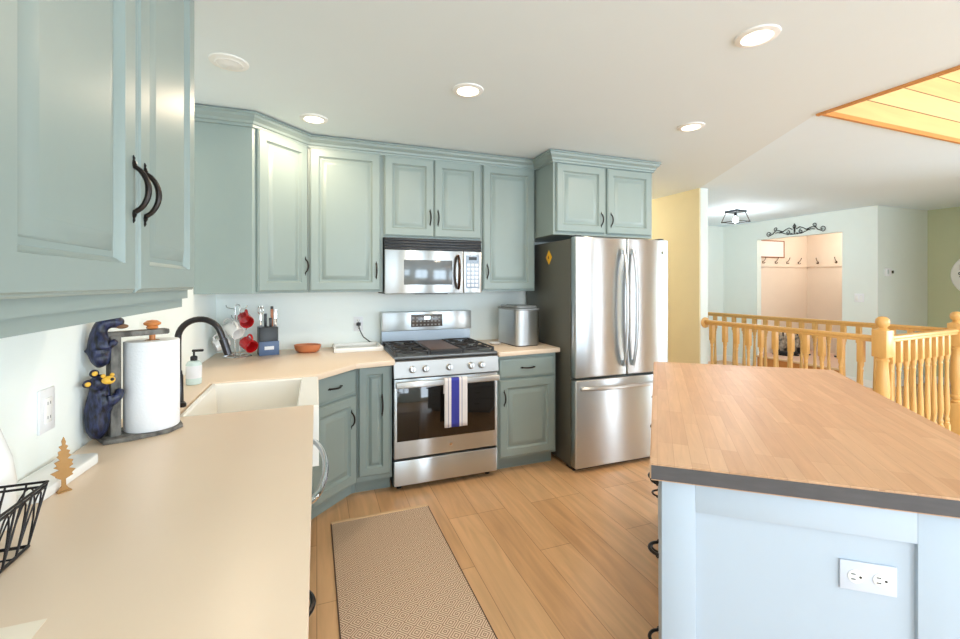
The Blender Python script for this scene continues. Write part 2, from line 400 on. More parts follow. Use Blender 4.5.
# ceiling: kitchen side, hall side, loft opening between
WX0, WX1, WY0, WY1 = 2.88, 6.2, -1.2, 1.765
c = MB(); c.prism([(-0.8, -3.4), (WX0, -3.4), (WX0, WY1), (3.925, 3.59), (3.925, 6.0), (-0.8, 6.0)], CZ, CZ+0.1)
c.prism([(WX0, -3.4), (WX1, -3.4), (WX1, WY0), (WX0, WY0)], CZ, CZ+0.1)
struct(c.build('ceiling', CEILK), 'warm white kitchen ceiling', 'ceiling')
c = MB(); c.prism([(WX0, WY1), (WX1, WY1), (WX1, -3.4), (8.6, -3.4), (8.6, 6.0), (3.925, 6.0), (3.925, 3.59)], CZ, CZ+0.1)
struct(c.build('ceiling_hall', CEILH), 'ceiling over the stairs and hall with cool daylight put into its white', 'ceiling')
wp = MB(); wp.box(WX0+0.002, WX1-0.002, WY1-0.014, WY1-0.002, CZ-0.004, 3.9)
struct(wp.build('wall_loft_back', PINE), 'pine board wall of the loft opening', 'wall')
wp = MB(); wp.box(WX0-0.05, WX0-0.003, WY0, WY1+0.003, CZ+0.1, 3.9).box(WX1+0.003, WX1+0.05, WY0, WY1+0.003, CZ+0.1, 3.9)
struct(wp.build('wall_loft_side', PINE2), 'pine board sides of the loft opening', 'wall')
wp = MB(); wp.box(WX0-0.04, WX1+0.04, WY0-0.05, WY0-0.003, CZ+0.1, 3.9).box(WX0-0.05, WX1+0.05, WY0-0.05, WY1+0.05, 3.9, 3.95)
struct(wp.build('wall_loft_front', PINE), 'pine board front and roof of the loft opening', 'wall')
t = MB()
t.box(WX0-0.004, WX0+0.022, WY0, WY1+0.002, CZ-0.012, CZ+0.1).box(WX0+0.022, WX1, WY1-0.034, WY1-0.0142, CZ-0.012, CZ+0.016)
struct(t.build('trim_1', PINETRIM), 'stained pine trim around the loft opening', 'trim')
# baseboards
def base(name, boxes, label):
    b = MB()
    for q in boxes: b.box(*q)
    struct(b.build(name, TRIMW), label, 'baseboard')
base('baseboard_far', [(7.012, 7.03, 5.25, 5.9, 0, 0.10), (7.012, 7.03, 3.55, 3.97, 0, 0.10)], 'white baseboard under the far wall')
base('baseboard_hall', [(4.04, 7.012, 5.882, 5.9, 0, 0.10)], 'white baseboard at the end of the hall')
base('baseboard_living', [(7.03, 8.2, 3.532, 3.55, 0, 0.10), (8.182, 8.2, 1.45, 3.532, 0, 0.10)], 'white baseboard of the living room corner')
base('baseboard_passage', [(3.902, 3.92, 3.59, 5.9, 0, 0.10)], 'white baseboard of the yellow passage')
# raised coat room platform with its step
p = MB(); p.box(7.05, 8.46, 3.97, 5.25, 0, 0.185).box(7.13, 8.46, 3.65, 3.97, 0, 0.185).box(7.13, 8.46, 5.25, 5.35, 0, 0.185)
p.mi = 1; p.box(7.0, 7.05, 3.972, 5.248, 0.165, 0.19); p.mi = 2; p.box(7.035, 7.05, 3.972, 5.248, 0, 0.165)
struct(p.build('floor_coatroom', [TILE, CEDARCAP, PINETRIM]), 'raised tiled coat room floor with a pale nosing', 'floor')

# ------------------------------------------------------------------ cabinets
DOORP = [(0, 0), (0, -0.014), (0.003, -0.017), (0.005, -0.017), (0.008, -0.022), (0.058, -0.022), (0.061, -0.016), (0.066, -0.012), (0.069, -0.007), (0.080, -0.007), (0.084, -0.010), (0.108, -0.019), (0.112, -0.019)]
SLIMP = [(0, 0), (0, -0.014), (0.003, -0.017), (0.005, -0.017), (0.008, -0.022), (0.050, -0.022), (0.053, -0.016), (0.057, -0.012), (0.060, -0.007), (0.068, -0.007), (0.071, -0.010), (0.086, -0.019), (0.089, -0.019)]
DRAWP = [(0, 0), (0, -0.013), (0.004, -0.017), (0.016, -0.02), (0.019, -0.02)]
def pull(b, x, y, z, vertical=True, L=0.125, proj=0.024, r=0.0048):
    """curved pull with spade-shaped end plates, standing off a front at plane y"""
    def q(a, h): return (x, y-h, z+a) if vertical else (x+a, y-h, z)
    pts, rad = [], []
    for i in range(13):
        t = -1+i/6
        pts.append(q(t*L*0.36, proj*(1-t*t)**0.75+0.004)); rad.append(r*(1.25-0.25*abs(t)))
    b.tube(pts, rad, 8)
    for sg in (-1, 1):
        pr = [(0.0, 0.0), (0.30, 0.0095), (0.50, 0.0075), (0.62, 0.0042), (0.80, 0.0055), (1.0, 0.0016)]
        prev = [q(sg*L*(0.33+0.2*a), 0.002) for a, _ in pr]
        b.tube(prev, [max(0.0012, w) if i else 0.004 for i, (_, w) in enumerate(pr)], 8, sy=0.55)
def front(parent, x0, x1, z0, z1, kind='door', prof=DOORP, handle=None, m=SAGE, hm=BRONZE, hl=0.125, y=0.0):
    b = MB(); b.rings(x0, x1, z0, z1, [(i, yy+y) for i, yy in prof]); d = b.build(kind, m, parent)
    if handle:
        hx, hz, vert = handle; h = MB(); pull(h, hx, y-0.02, hz, vert, hl); h.build('handle', hm, d)
    return d
UZ0, UZ1 = 1.352, 2.39
def upper(label, loc, rz, w, d, z0, z1, doors, poly=None):
    """doors: (x0,x1,hx) with the pull near the door's foot"""
    o = thing('wall_cabinet', label, 'cabinet', loc, rz, 'sage wall cabinets')
    b = MB()
    b.box(0, w, 0, d, z0-loc[2], z1-loc[2])
    b.build('carcass', SAGE, o)
    for x0, x1, hx in doors:
        front(o, x0, x1, z0-loc[2]+0.012, z1-loc[2]-0.015, handle=(hx, z0-loc[2]+0.16, True))
    return o
# corner wall cabinet
o = thing('wall_cabinet', 'tall corner wall cabinet with its single door set at an angle', 'cabinet', (-0.372, 2.978, UZ0), PI/4, 'sage wall cabinets')
inv = Matrix.Translation((-0.372, 2.978, 0)) @ Rz(PI/4); inv = inv.inverted()
def loc2(pts): return [tuple((inv @ Vector((x, y, 0))).xy) for x, y in pts]
b = MB(); b.prism(loc2([(-0.678, 2.978), (-0.372, 2.978), (-0.061, 3.289), (-0.061, 3.598), (-0.678, 3.598)]), 0, UZ1-UZ0); b.build('carcass', SAGE, o)
front(o, 0.028, 0.425, 0.012, UZ1-UZ0-0.015, handle=(0.40, 0.185, True))
upper('single door wall cabinet between the corner cabinet and the microwave', (-0.058, 3.289, UZ0), 0, 0.520, 0.309, UZ0, UZ1, [(0.012, 0.500, 0.470)])
upper('short two door wall cabinet above the microwave', (0.464, 3.289, 1.763), 0, 0.783, 0.309, 1.763, UZ1, [(0.008, 0.385, 0.356), (0.391, 0.775, 0.419)])
upper('narrow tall wall cabinet right of the microwave', (1.249, 3.289, UZ0), 0, 0.486, 0.309, UZ0, UZ1, [(0.012, 0.474, 0.045)])
# crown along the run
CROWN = [(0.0, 2.372), (0.012, 2.372), (0.014, 2.388), (0.022, 2.392), (0.026, 2.406), (0.045, 2.424), (0.050, 2.438), (0.058, 2.442), (0.058, 2.452), (0.0, 2.452)]
b = MB(); b.sweep([(-0.678, 2.978), (-0.372, 2.978), (-0.061, 3.289), (1.735, 3.289)], CROWN)
tag(b.build('crown_moulding', SAGE, None, 15), 'sage crown moulding running along the top of the corner and microwave cabinets', 'moulding')
# cabinet above the refrigerator
FC = 2.99
o = thing('wall_cabinet', 'deep two door cabinet above the refrigerator', 'cabinet', (1.742, FC, 1.803), 0, 'sage wall cabinets')
b = MB(); b.box(0, 0.976, 0, 0.608, 0, 0.587); b.build('carcass', SAGE, o)
front(o, 0.022, 0.474, 0.022, 0.563, handle=(0.440, 0.135, True)); front(o, 0.500, 0.958, 0.022, 0.563, handle=(0.535, 0.135, True))
b = MB(); b.sweep([(0, 0.59), (0, 0), (0.976, 0), (0.976, 0.59)], [(p, z-1.803) for p, z in CROWN]); b.build('crown', SAGE, o, 15)
# near left wall cabinet
o = thing('wall_cabinet', 'large pale lit two door wall cabinet hanging over the near sink counter', 'cabinet', (-0.37, 0.64, UZ0+0.02), PI/2, 'sage wall cabinets')
b = MB(); b.box(0, 0.915, 0, 0.308, 0, UZ1-UZ0-0.02).box(0.0, 0.905, 0.012, 0.30, -0.026, 0.0); b.build('carcass', SAGE, o)
LP = DOORP
front(o, 0.008, 0.448, 0.026, 1.0, prof=LP, handle=(0.429, 0.236, True), hl=0.13); front(o, 0.462, 0.905, 0.026, 1.0, prof=LP, handle=(0.490, 0.236, True), hl=0.13)
b = MB(); b.sweep([(0.0, 0), (0.915, 0), (0.915, 0.308)], [(p, z-UZ0-0.02) for p, z in CROWN]); b.build('crown', SAGE, o, 15)

# base cabinets
BF = 2.97
BT = 0.878
def lower(label, loc, rz, w, d, fronts, toe=(0.07, 0.10), top=BT):
    o = thing('base_cabinet', label, 'cabinet', loc, rz, 'sage base cabinets')
    b = MB(); b.box(0, w, 0, d, toe[1], top); b.build('carcass', SAGE, o)
    b = MB(); b.box(0, w, toe[0], d, 0, toe[1]); b.build('toe_kick', SAGE, o)
    for f in fronts: front(o, *f[:4], **f[4])
    return o
lower('narrow base cabinet with one tall slim door beside the range', (0.246, BF, 0), 0, 0.232, 0.628,
      [(0.012, 0.220, 0.135, 0.862, dict(prof=SLIMP, handle=(0.165, 0.60, True), hl=0.14))])
lower('base cabinet with a drawer between the range and the refrigerator', (1.246, BF, 0), 0, 0.505, 0.628,
      [(0.022, 0.486, 0.708, 0.852, dict(kind='drawer', prof=DRAWP, handle=(0.254, 0.78, False), hl=0.12)),
       (0.022, 0.486, 0.118, 0.694, dict(handle=(0.058, 0.56, True), hl=0.12))])
# angled corner base
o = thing('base_cabinet', 'angled corner base cabinet with a drawer, beside the farmhouse sink', 'cabinet', (-0.05, 2.672, 0), PI/4, 'sage base cabinets')
inv = (Matrix.Translation((-0.05, 2.672, 0)) @ Rz(PI/4)).inverted()
b = MB(); b.prism(loc2([(-0.678, 2.54), (-0.05, 2.54), (-0.05, 2.672), (0.244, 2.966), (0.244, 3.598), (-0.678, 3.598)]), 0.10, BT); b.build('carcass', SAGE, o)
b = MB(); b.prism(loc2([(-0.678, 2.54), (-0.10, 2.54), (-0.10, 2.715), (0.215, 3.035), (0.244, 3.04), (0.244, 3.598), (-0.678, 3.598)]), 0.0, 0.10); b.build('toe_kick', SAGE, o)
front(o, 0.014, 0.395, 0.700, 0.852, kind='drawer', prof=DRAWP, handle=(0.20, 0.776, False), hl=0.12)
front(o, 0.014, 0.395, 0.118, 0.684, handle=(0.345, 0.54, True), hl=0.12)
LF = -0.055
lower('sink base cabinet below the farmhouse sink', (LF, 1.93, 0), PI/2, 0.60, 0.615,
      [(0.01, 0.298, 0.118, 0.62, dict(prof=SLIMP)), (0.304, 0.59, 0.118, 0.62, dict(prof=SLIMP))], top=0.65)
lower('drawer base cabinet under the near end of the sink counter', (LF, 0.35, 0), PI/2, 0.93, 0.615,
      [(0.012, 0.918, 0.68, 0.852, dict(kind='drawer', prof=DRAWP, handle=(0.585, 0.775, False))),
       (0.012, 0.918, 0.40, 0.668, dict(kind='drawer', prof=DRAWP, handle=(0.465, 0.53, False))), (0.012, 0.918, 0.118, 0.388, dict(kind='drawer', prof=DRAWP, handle=(0.465, 0.25, False)))])
# dishwasher
o = thing('dishwasher', 'stainless dishwasher under the counter with a bowed bar handle', 'dishwasher', (LF, 1.30, 0), PI/2)
b = MB(); b.box(0.0, 0.61, 0.012, 0.60, 0.10, 0.874).box(0.0, 0.61, 0.07, 0.60, 0, 0.10); b.build('tub', BLACK, o)
b = MB(); b.box(0.004, 0.606, -0.022, 0.012, 0.11, 0.872, 0.004); b.build('door', STEEL_V, o)
b = MB(); pts = []
for i in range(21):
    t = -1+i/10; pts.append((0.305+t*0.275, -0.022-0.062*(1-t*t)**0.6, 0.785))
b.tube(pts, 0.0105, 12); b.build('handle', CHROME, o)

# counters
b = MB(); b.prism([(-0.678, -0.6), (-0.012, -0.6), (-0.012, 1.925), (-0.505, 1.925), (-0.505, 2.535), (-0.012, 2.535), (0.232, 2.815), (0.479, 2.850), (0.479, 3.598), (-0.678, 3.598)], 0.880, 0.914, 0.003)
tag(b.build('countertop', QUARTZ), 'long cream quartz counter wrapping the sink and the corner', 'countertop')
b = MB(); b.prism([(1.245, 2.905), (1.780, 2.945), (1.780, 3.598), (1.245, 3.598)], 0.880, 0.914, 0.003)
tag(b.build('countertop', QUARTZ), 'short cream quartz counter between range and refrigerator', 'countertop')
# farmhouse sink
o = thing('farmhouse_sink', 'white farmhouse sink with a deep basin set in the quartz counter', 'sink', (0, 0, 0))
b = bmesh.new()
def rect(x0, x1, y0, y1, z): return [b.verts.new(v) for v in ((x0, y0, z), (x1, y0, z), (x1, y1, z), (x0, y1, z))]
R = [rect(-0.5, 0.008, 1.930, 2.530, 0.655), rect(-0.5, 0.008, 1.930, 2.530, 0.903), rect(-0.492, 0.002, 1.936, 2.524, 0.909), rect(-0.480, -0.072, 1.948, 2.512, 0.909), rect(-0.474, -0.078, 1.954, 2.506, 0.903), rect(-0.462, -0.092, 1.968, 2.49, 0.70), rect(-0.44, -0.115, 1.99, 2.47, 0.685)]
b.faces.new(R[0][::-1])
for A, B in zip(R, R[1:]):
    for k in range(4): b.faces.new((A[k], A[(k+1) % 4], B[(k+1) % 4], B[k]))
b.faces.new(R[-1]); bmesh.ops.recalc_face_normals(b, faces=list(b.faces))
mb = MB(); mb.bm.free(); mb.bm = b; mb.build('basin', FIRECLAY, o)
b = MB(); b.lathe([(0.0, 0), (0.042, 0), (0.045, 0.003), (0.03, 0.004), (0.0, 0.002)], (-0.28, 2.23, 0.686)); b.build('drain', CHROME, o)
# faucet
o = thing('kitchen_faucet', 'dark gunmetal gooseneck faucet standing behind the sink', 'faucet', (-0.540, 2.125, 0.914), math.radians(-4))
b = MB(); b.lathe([(0.027, 0), (0.027, 0.006), (0.021, 0.012), (0.019, 0.12), (0.0165, 0.125), (0.015, 0.14)]); b.build('base', GUNMETAL, o)
b = MB(); pts = [(0, 0, 0.12), (0, 0, 0.18), (0, 0, 0.25)]
for i in range(1, 16):
    a = PI-i*(PI*0.90)/15; pts.append((0.080+0.080*math.cos(a), 0, 0.272+0.080*math.sin(a)))
pts.append((pts[-1][0]+0.010, 0, pts[-1][2]-0.03))
b.tube(pts, 0.0125, 14); b.build('spout', GUNMETAL, o)
b = MB(); e = pts[-1]; b.cyl(e, (e[0]+0.02, 0, e[2]-0.07), 0.0165, 16, 0.015); b.build('spray_head', GUNMETAL, o)
b = MB(); b.cyl((0, -0.015, 0.075), (0, -0.045, 0.078), 0.012, 14); b.cyl((0, -0.042, 0.078), (-0.02, -0.05, 0.17), 0.006, 10, 0.005); b.build('lever', GUNMETAL, o)
o = thing('air_gap_button', 'small bronze button cap beside the faucet base', 'button', (-0.512, 2.08, 0.914))
b = MB(); b.lathe([(0.013, 0), (0.013, 0.012), (0.010, 0.016), (0, 0.017)], n=16); b.build('cap', BRONZE, o)
# soap bottle
o = thing('soap_dispenser', 'teal soap bottle with a black pump behind the sink', 'soap bottle', (-0.575, 2.53, 0.914))
b = MB(); b.lathe([(0.0, 0.0), (0.031, 0.0), (0.034, 0.004), (0.034, 0.098), (0.028, 0.112), (0.014, 0.118), (0.0, 0.118)]); b.build('bottle', CLEARSOAP, o)
b = MB(); b.lathe([(0.0346, 0.032), (0.0346, 0.094)]); b.build('paper_label', LABELW, o)
b = MB(); b.lathe([(0.015, 0.116), (0.016, 0.135), (0.012, 0.14), (0.005, 0.142), (0.005, 0.165), (0.0, 0.165)], n=16); b.box(-0.008, 0.042, -0.006, 0.006, 0.16, 0.172, 0.003); b.build('pump', BLACK, o)

# ------------------------------------------------------------------ range
RX, RW_, RY = 0.483, 0.758, 2.93
o = thing('gas_range', 'stainless gas range with five burner knobs and dark oven window', 'stove', (RX, RY, 0))
b = MB(); b.box(0.002, RW_-0.002, 0.035, 0.655, 0.03, 0.905); b.build('body', BLACK, o)
for x in (0.05, RW_-0.05):
    for y in (0.08, 0.6):
        f = MB(); f.lathe([(0.018, 0), (0.018, 0.03)], (x, y, 0), 12); f.build('foot', BLACK, o)
b = MB(); b.box(0.003, RW_-0.003, 0.0, 0.035, 0.042, 0.212, 0.006); b.build('drawer', STEEL_V, o)
d = MB(); d.box(0.003, RW_-0.003, -0.002, 0.035, 0.228, 0.766, 0.006); d = d.build('oven_door', STEEL_V, o)
w = MB(); w.box(0.022, RW_-0.022, -0.006, -0.001, 0.345, 0.705, 0.002); w.build('window', BLACKGLASS, d)
h = MB(); h.box(0.005, RW_-0.005, -0.060, -0.040, 0.716, 0.758, 0.008, 3)
for x in (0.03, RW_-0.05): h.box(x, x+0.02, -0.044, 0.0, 0.726, 0.750, 0.003)
h.build('handle', STEEL, d)
g = MB(); g.lathe([(0.0, 0), (0.011, 0), (0.011, 0.002), (0.0, 0.003)], (RW_/2+0.02, -0.003, 0.287), 16, (0, -1, 0)); g.build('badge', CHROME, d)
p_ = MB(); p_.prism([(0, 0.0), (0, 0.0)], 0, 0) if False else None
b = bmesh.new()   # sloping control panel
sec = [(-0.026, 0.780), (-0.005, 0.885), (0.03, 0.905), (0.05, 0.905), (0.05, 0.774), (-0.02, 0.774)]
A = [b.verts.new((0.0, y, z)) for y, z in sec]; B = [b.verts.new((RW_, y, z)) for y, z in sec]
b.faces.new(A); b.faces.new(B[::-1])
for k in range(6): b.faces.new((A[k], A[(k+1) % 6], B[(k+1) % 6], B[k]))
bmesh.ops.recalc_face_normals(b, faces=list(b.faces)); mb = MB(); mb.bm.free(); mb.bm = b; mb.build('control_panel', mat('satin_panel', (0.40, 0.39, 0.38, 1), 0.42, 0.9), o)
for x in (0.125, 0.215, 0.385, 0.545, 0.625):
    k = MB(); k.lathe([(0.024, 0), (0.024, 0.006), (0.020, 0.010), (0.019, 0.030), (0.016, 0.033), (0, 0.033)], (x, -0.0155, 0.830), 20, (0, -1, 0.19)); k.box(x-0.0035, x+0.0035, -0.053, -0.043, 0.818, 0.852, 0.001); k.build('knob', mat('satin_knob', (0.52, 0.51, 0.50, 1), 0.3, 0.9), o)
b = MB(); b.box(-0.001, RW_+0.001, 0.0, 0.60, 0.900, 0.918, 0.005); b.build('cooktop', mat('dark_steel_top', rgb(120, 122, 124), 0.35, 0.6), o)
for x in (0.135, RW_-0.135):
    for y in (0.17, 0.44):
        q = MB(); q.lathe([(0.052, 0), (0.050, 0.008), (0.036, 0.009), (0.036, 0.018), (0.030, 0.022), (0, 0.022)], (x, y, 0.918), 20); q.build('burner', IRON, o)
def grate(x0, x1):
    g = MB(); z = 0.950; y0, y1 = 0.03, 0.585; r = 0.0065
    for x in (x0, x1): g.box(x-r, x+r, y0, y1, z-0.010, z, 0.002)
    for y in (y0, (y0+y1)/2, y1): g.box(x0, x1, y-r, y+r, z-0.010, z, 0.002)
    xm = (x0+x1)/2
    for yc in (0.17, 0.44):
        for k in range(4):
            a = PI/4+k*PI/2; g.tube([(xm+0.03*math.cos(a), yc+0.03*math.sin(a), z-0.005), (xm+0.115*math.cos(a), yc+0.135*math.sin(a), z-0.005)], 0.006, 6)
        g.box(xm-0.115, xm-0.03, yc-0.005, yc+0.005, z-0.010, z); g.box(xm+0.03, xm+0.115, yc-0.005, yc+0.005, z-0.010, z)
    for x in (x0, x1):
        for y in (y0+0.01, y1-0.01): g.box(x-0.008, x+0.008, y-0.008, y+0.008, 0.916, z)
    g.build('grate', IRON, o)
grate(0.022, 0.252); grate(RW_-0.252, RW_-0.022)
b = MB(); b.box(0.262, RW_-0.262, 0.03, 0.585, 0.930, 0.946, 0.005).box(0.27, RW_-0.27, 0.04, 0.06, 0.916, 0.93).box(0.27, RW_-0.27, 0.55, 0.57, 0.916, 0.93); b.mi = 1; b.box(0.275, RW_-0.275, 0.06, 0.565, 0.946, 0.9475); b.build('griddle', [IRON, GRIDDLE], o)
b = MB(); b.box(0.004, RW_-0.004, 0.60, 0.655, 0.90, 1.03); b.build('vent_riser', mat('dull_steel', (0.30, 0.33, 0.36, 1), 0.35, 0.9), o)
b = MB(); b.box(0.0, RW_, 0.572, 0.655, 1.03, 1.185, 0.008); b = b.build('backguard', STEEL_V, o)
q = MB(); q.box(0.235, 0.500, 0.568, 0.574, 1.060, 1.160, 0.002)
q = q.build('display_panel', mat('brown_grey_glass', rgb(92, 82, 76), 0.15), b)
r_ = MB(); r_.box(0.345, 0.395, 0.5665, 0.569, 1.118, 1.146); r_.build('screen', DISPLAY, b)
r_ = MB()
for i in range(8):
    for j in range(3):
        if 0.34 < 0.245+i*0.031 < 0.40 and j == 2: continue
        r_.box(0.246+i*0.031, 0.262+i*0.031, 0.5668, 0.569, 1.070+j*0.029, 1.082+j*0.029)
r_.build('keypad', mat('key_grey', rgb(150, 144, 138), 0.4), b)
# towel over the oven door handle
o = thing('dish_towel', 'white dish towel with a broad blue stripe draped on the oven door handle', 'towel', (0.902, RY, 0))
b = bmesh.new(); n = 14; prof = []
for z in [0.424+0.032*i for i in range(10)]: prof.append((-0.066, z))
prof += [(-0.0655, 0.742), (-0.064, 0.759), (-0.056, 0.7635), (-0.044, 0.7635), (-0.036, 0.759), (-0.0345, 0.742)] + [(-0.034, 0.742-0.03*i) for i in range(1, 4)]
rows = []
for k in range(n+1):
    x = -0.083+0.166*k/n; rows.append([b.verts.new((x, y+(-0.002*math.sin(k*0.9)*max(0, (0.74-z)/0.3) if y < -0.05 else 0), z)) for y, z in prof])
for A, B in zip(rows, rows[1:]):
    for i in range(len(prof)-1): b.faces.new((A[i], A[i+1], B[i+1], B[i]))
mb = MB(); mb.bm.free(); mb.bm = b; t_ = mb.build('cloth', TOWEL, o, 80)
sm = t_.modifiers.new('thick', 'SOLIDIFY'); sm.thickness = 0.0025; sm.offset = 1

# ------------------------------------------------------------------ microwave
o = thing('microwave', 'stainless over the range microwave with a black vent grille', 'microwave', (0.468, 3.235, 1.338), 0)
MWW, MH = 0.766, 0.422
b = MB(); b.box(0, MWW, 0.03, 0.36, 0, MH); b.build('case', BLACK, o)
b = MB()
for i in range(4): b.box(0.001, MWW-0.001, 0.004+0.002*i, 0.035, MH-0.022-0.022*i, MH-0.006-0.022*i, 0.003)
b.build('vent_grille', BLACK, o)
d = MB(); d.box(0.0, 0.612, 0.0, 0.03, 0.002, MH-0.092, 0.006); d = d.build('door', STEEL_V, o)
w = MB(); w.box(0.142, 0.520, -0.003, 0.001, 0.068, 0.256, 0.002); w.build('window', GREYGLASS, d)
h = MB(); pts = []
for i in range(13):
    t = -1+i/6; pts.append((0.566, -0.006-0.036*(1-t*t)**0.6, 0.165+t*0.128))
h.tube(pts, 0.0115, 10); h.build('handle', mat('dark_bronze_bar', rgb(70, 48, 36), 0.2, 0.8), d)
d = MB(); d.box(0.615, MWW, 0.0, 0.03, 0.002, MH-0.092, 0.006); d = d.build('control_panel', STEEL_V, o)
w = MB(); w.box(0.632, 0.745, -0.003, 0.001, 0.04, 0.30, 0.002); w.mi = 1
for i in range(3):
    for j in range(6): w.box(0.642+i*0.034, 0.667+i*0.034, -0.0042, -0.0028, 0.052+j*0.032, 0.074+j*0.032)
w.mi = 2; w.box(0.655, 0.722, -0.0042, -0.0028, 0.262, 0.287); w.build('keypad', [KEYPAD, PLATE, BLACK], d)
b = MB(); b.box(0.24, 0.50, 0.06, 0.25, -0.006, 0.001); b.build('lamp_panel', BLACK, o)

# ------------------------------------------------------------------ refrigerator
FX, FW, FYF, FH = 1.795, 0.878, 2.753, 1.767
o = thing('refrigerator', 'tall stainless french door refrigerator with grey sides', 'refrigerator', (FX, FYF, 0))
b = MB(); b.box(0.004, FW-0.004, 0.075, 0.82, 0.025, FH-0.012, 0.006); b.build('body', DARKSTEEL, o)
b = MB(); b.box(0.02, FW-0.02, 0.06, 0.16, 0.0, 0.03); b.build('foot_grille', BLACK, o)
XS = 0.468
for x0, x1, sg, nm in ((0, XS-0.003, 1, 'left'), (XS+0.003, FW, -1, 'right')):
    d = MB(); d.box(x0, x1, 0, 0.068, 0.708, FH, 0.010, 3); d = d.build('door', STEEL_V, o)
    h = MB(); hx = XS-0.044 if sg > 0 else XS+0.044; pts = []
    for i in range(17):
        t = -1+i/8; pts.append((hx, -0.018-0.042*(1-abs(t)**3), 1.232+t*0.452))
    h.tube(pts, 0.0155, 10, sy=0.8)
    for z in (0.80, 1.664): h.box(hx-0.012, hx+0.012, -0.03, 0.004, z-0.02, z+0.02, 0.004)
    h.build('handle', CHROME if False else STEEL, d)
    if sg < 0:
        g = MB(); g.lathe([(0.0, 0), (0.016, 0), (0.016, 0.002), (0.012, 0.0025), (0.0, 0.0022)], (0.815, -0.0005, 1.665), 20, (0, -1, 0)); g.build('badge', CHROME, d)
d = MB(); d.box(0, FW, 0, 0.068, 0.032, 0.690, 0.010, 3); d = d.build('freezer_drawer', STEEL_V, o)
h = MB(); pts = []
for i in range(17):
    t = -1+i/8; pts.append((FW/2+t*0.40, -0.016-0.046*(1-abs(t)**3), 0.632))
h.tube(pts, 0.0155, 10, sy=0.8)
for x in (0.06, FW-0.06): h.box(x-0.02, x+0.02, -0.03, 0.004, 0.62, 0.644, 0.004)
h.build('handle', STEEL, d)
for x in (0.02, FW-0.07):
    h = MB(); h.box(x, x+0.05, 0.03, 0.12, FH, FH+0.012, 0.003); h.build('hinge_cap', BLACK, o)
o = thing('fridge_magnet', 'yellow diamond magnet on the grey side of the refrigerator', 'magnet', (FX+0.002, 3.15, 1.63))
b = MB(); b.X = Matrix.Rotation(-PI/2, 4, 'Y')
b.prism([(0.060, 0), (0, 0.050), (-0.060, 0), (0, -0.050)], 0.0, 0.003, 0.0008); b.build('plaque', YELLOWM, o)
b = MB(); b.X = Matrix.Rotation(-PI/2, 4, 'Y'); b.prism([(0.014, -0.003), (0.004, 0.008), (-0.014, 0.004), (-0.008, -0.008)], 0.003, 0.0042); b.build('emblem', mat('emblem_brown', rgb(120, 70, 30), 0.5), o)

# ------------------------------------------------------------------ things on the back counter
o = thing('ice_maker', 'stainless countertop ice maker beside the refrigerator', 'ice maker', (1.572, 3.27, 0.914), math.radians(4))
b = MB(); b.X = Matrix.Identity(4)
def rrect(x, y, r, n=5):
    out = []
    for cx, cy, a0 in ((x-r, y-r, 0), (-x+r, y-r, PI/2), (-x+r, -y+r, PI), (x-r, -y+r, 1.5*PI)):
        for i in range(n+1): out.append((cx+r*math.cos(a0+i*PI/2/n), cy+r*math.sin(a0+i*PI/2/n)))
    return out
b.prism(rrect(0.112, 0.175, 0.045), 0.008, 0.285); b.build('body', STEEL, o)
b = MB(); b.prism(rrect(0.116, 0.179, 0.048), 0.285, 0.300, 0.003); b.prism(rrect(0.100, 0.160, 0.04), 0.300, 0.322, 0.010); b.build('lid', mat('grey_lid', rgb(150, 152, 152), 0.3, 0.5), o)
b = MB(); b.box(-0.07, 0.07, -0.10, 0.08, 0.320, 0.326, 0.003); b.build('lid_window', GREYGLASS, o)
b = MB(); b.prism(rrect(0.105, 0.168, 0.04), 0, 0.008); b.build('foot', BLACK, o)
o = thing('spoon_rest', 'small white spoon rest between the range and the ice maker', 'spoon rest', (1.375, 3.30, 0.914))
b = MB(); b.lathe([(0.0, 0.003), (0.03, 0.003), (0.05, 0.014), (0.053, 0.013), (0.034, 0.0), (0.0, 0.0)]); b.build('dish', WHITEC, o)
# white tray by the range
o = thing('serving_tray', 'flat white tray lying on the counter against the wall left of the range', 'tray', (0.29, 3.42, 0.914), 0)
b = MB(); b.box(-0.17, 0.17, -0.14, 0.14, 0, 0.010, 0.003).box(-0.175, -0.16, -0.145, 0.145, 0.0, 0.032, 0.004).box(0.16, 0.175, -0.145, 0.145, 0.0, 0.032, 0.004).box(-0.17, 0.17, -0.145, -0.13, 0.0, 0.032, 0.004).box(-0.17, 0.17, 0.13, 0.145, 0.0, 0.032, 0.004); b.build('tray', WHITEPL, o)
# bowl
o = thing('wooden_bowl', 'small oval copper brown wooden bowl on the corner counter', 'bowl', (-0.063, 3.40, 0.914), math.radians(-20))
b = MB(); b.lathe([(0, 0.0), (0.052, 0.0), (0.072, 0.012), (0.082, 0.032), (0.085, 0.056), (0.080, 0.057), (0.066, 0.018), (0, 0.01)], n=32)
o2 = b.build('bowl', TERRA, o); o2.scale = (1.12, 0.8, 1)
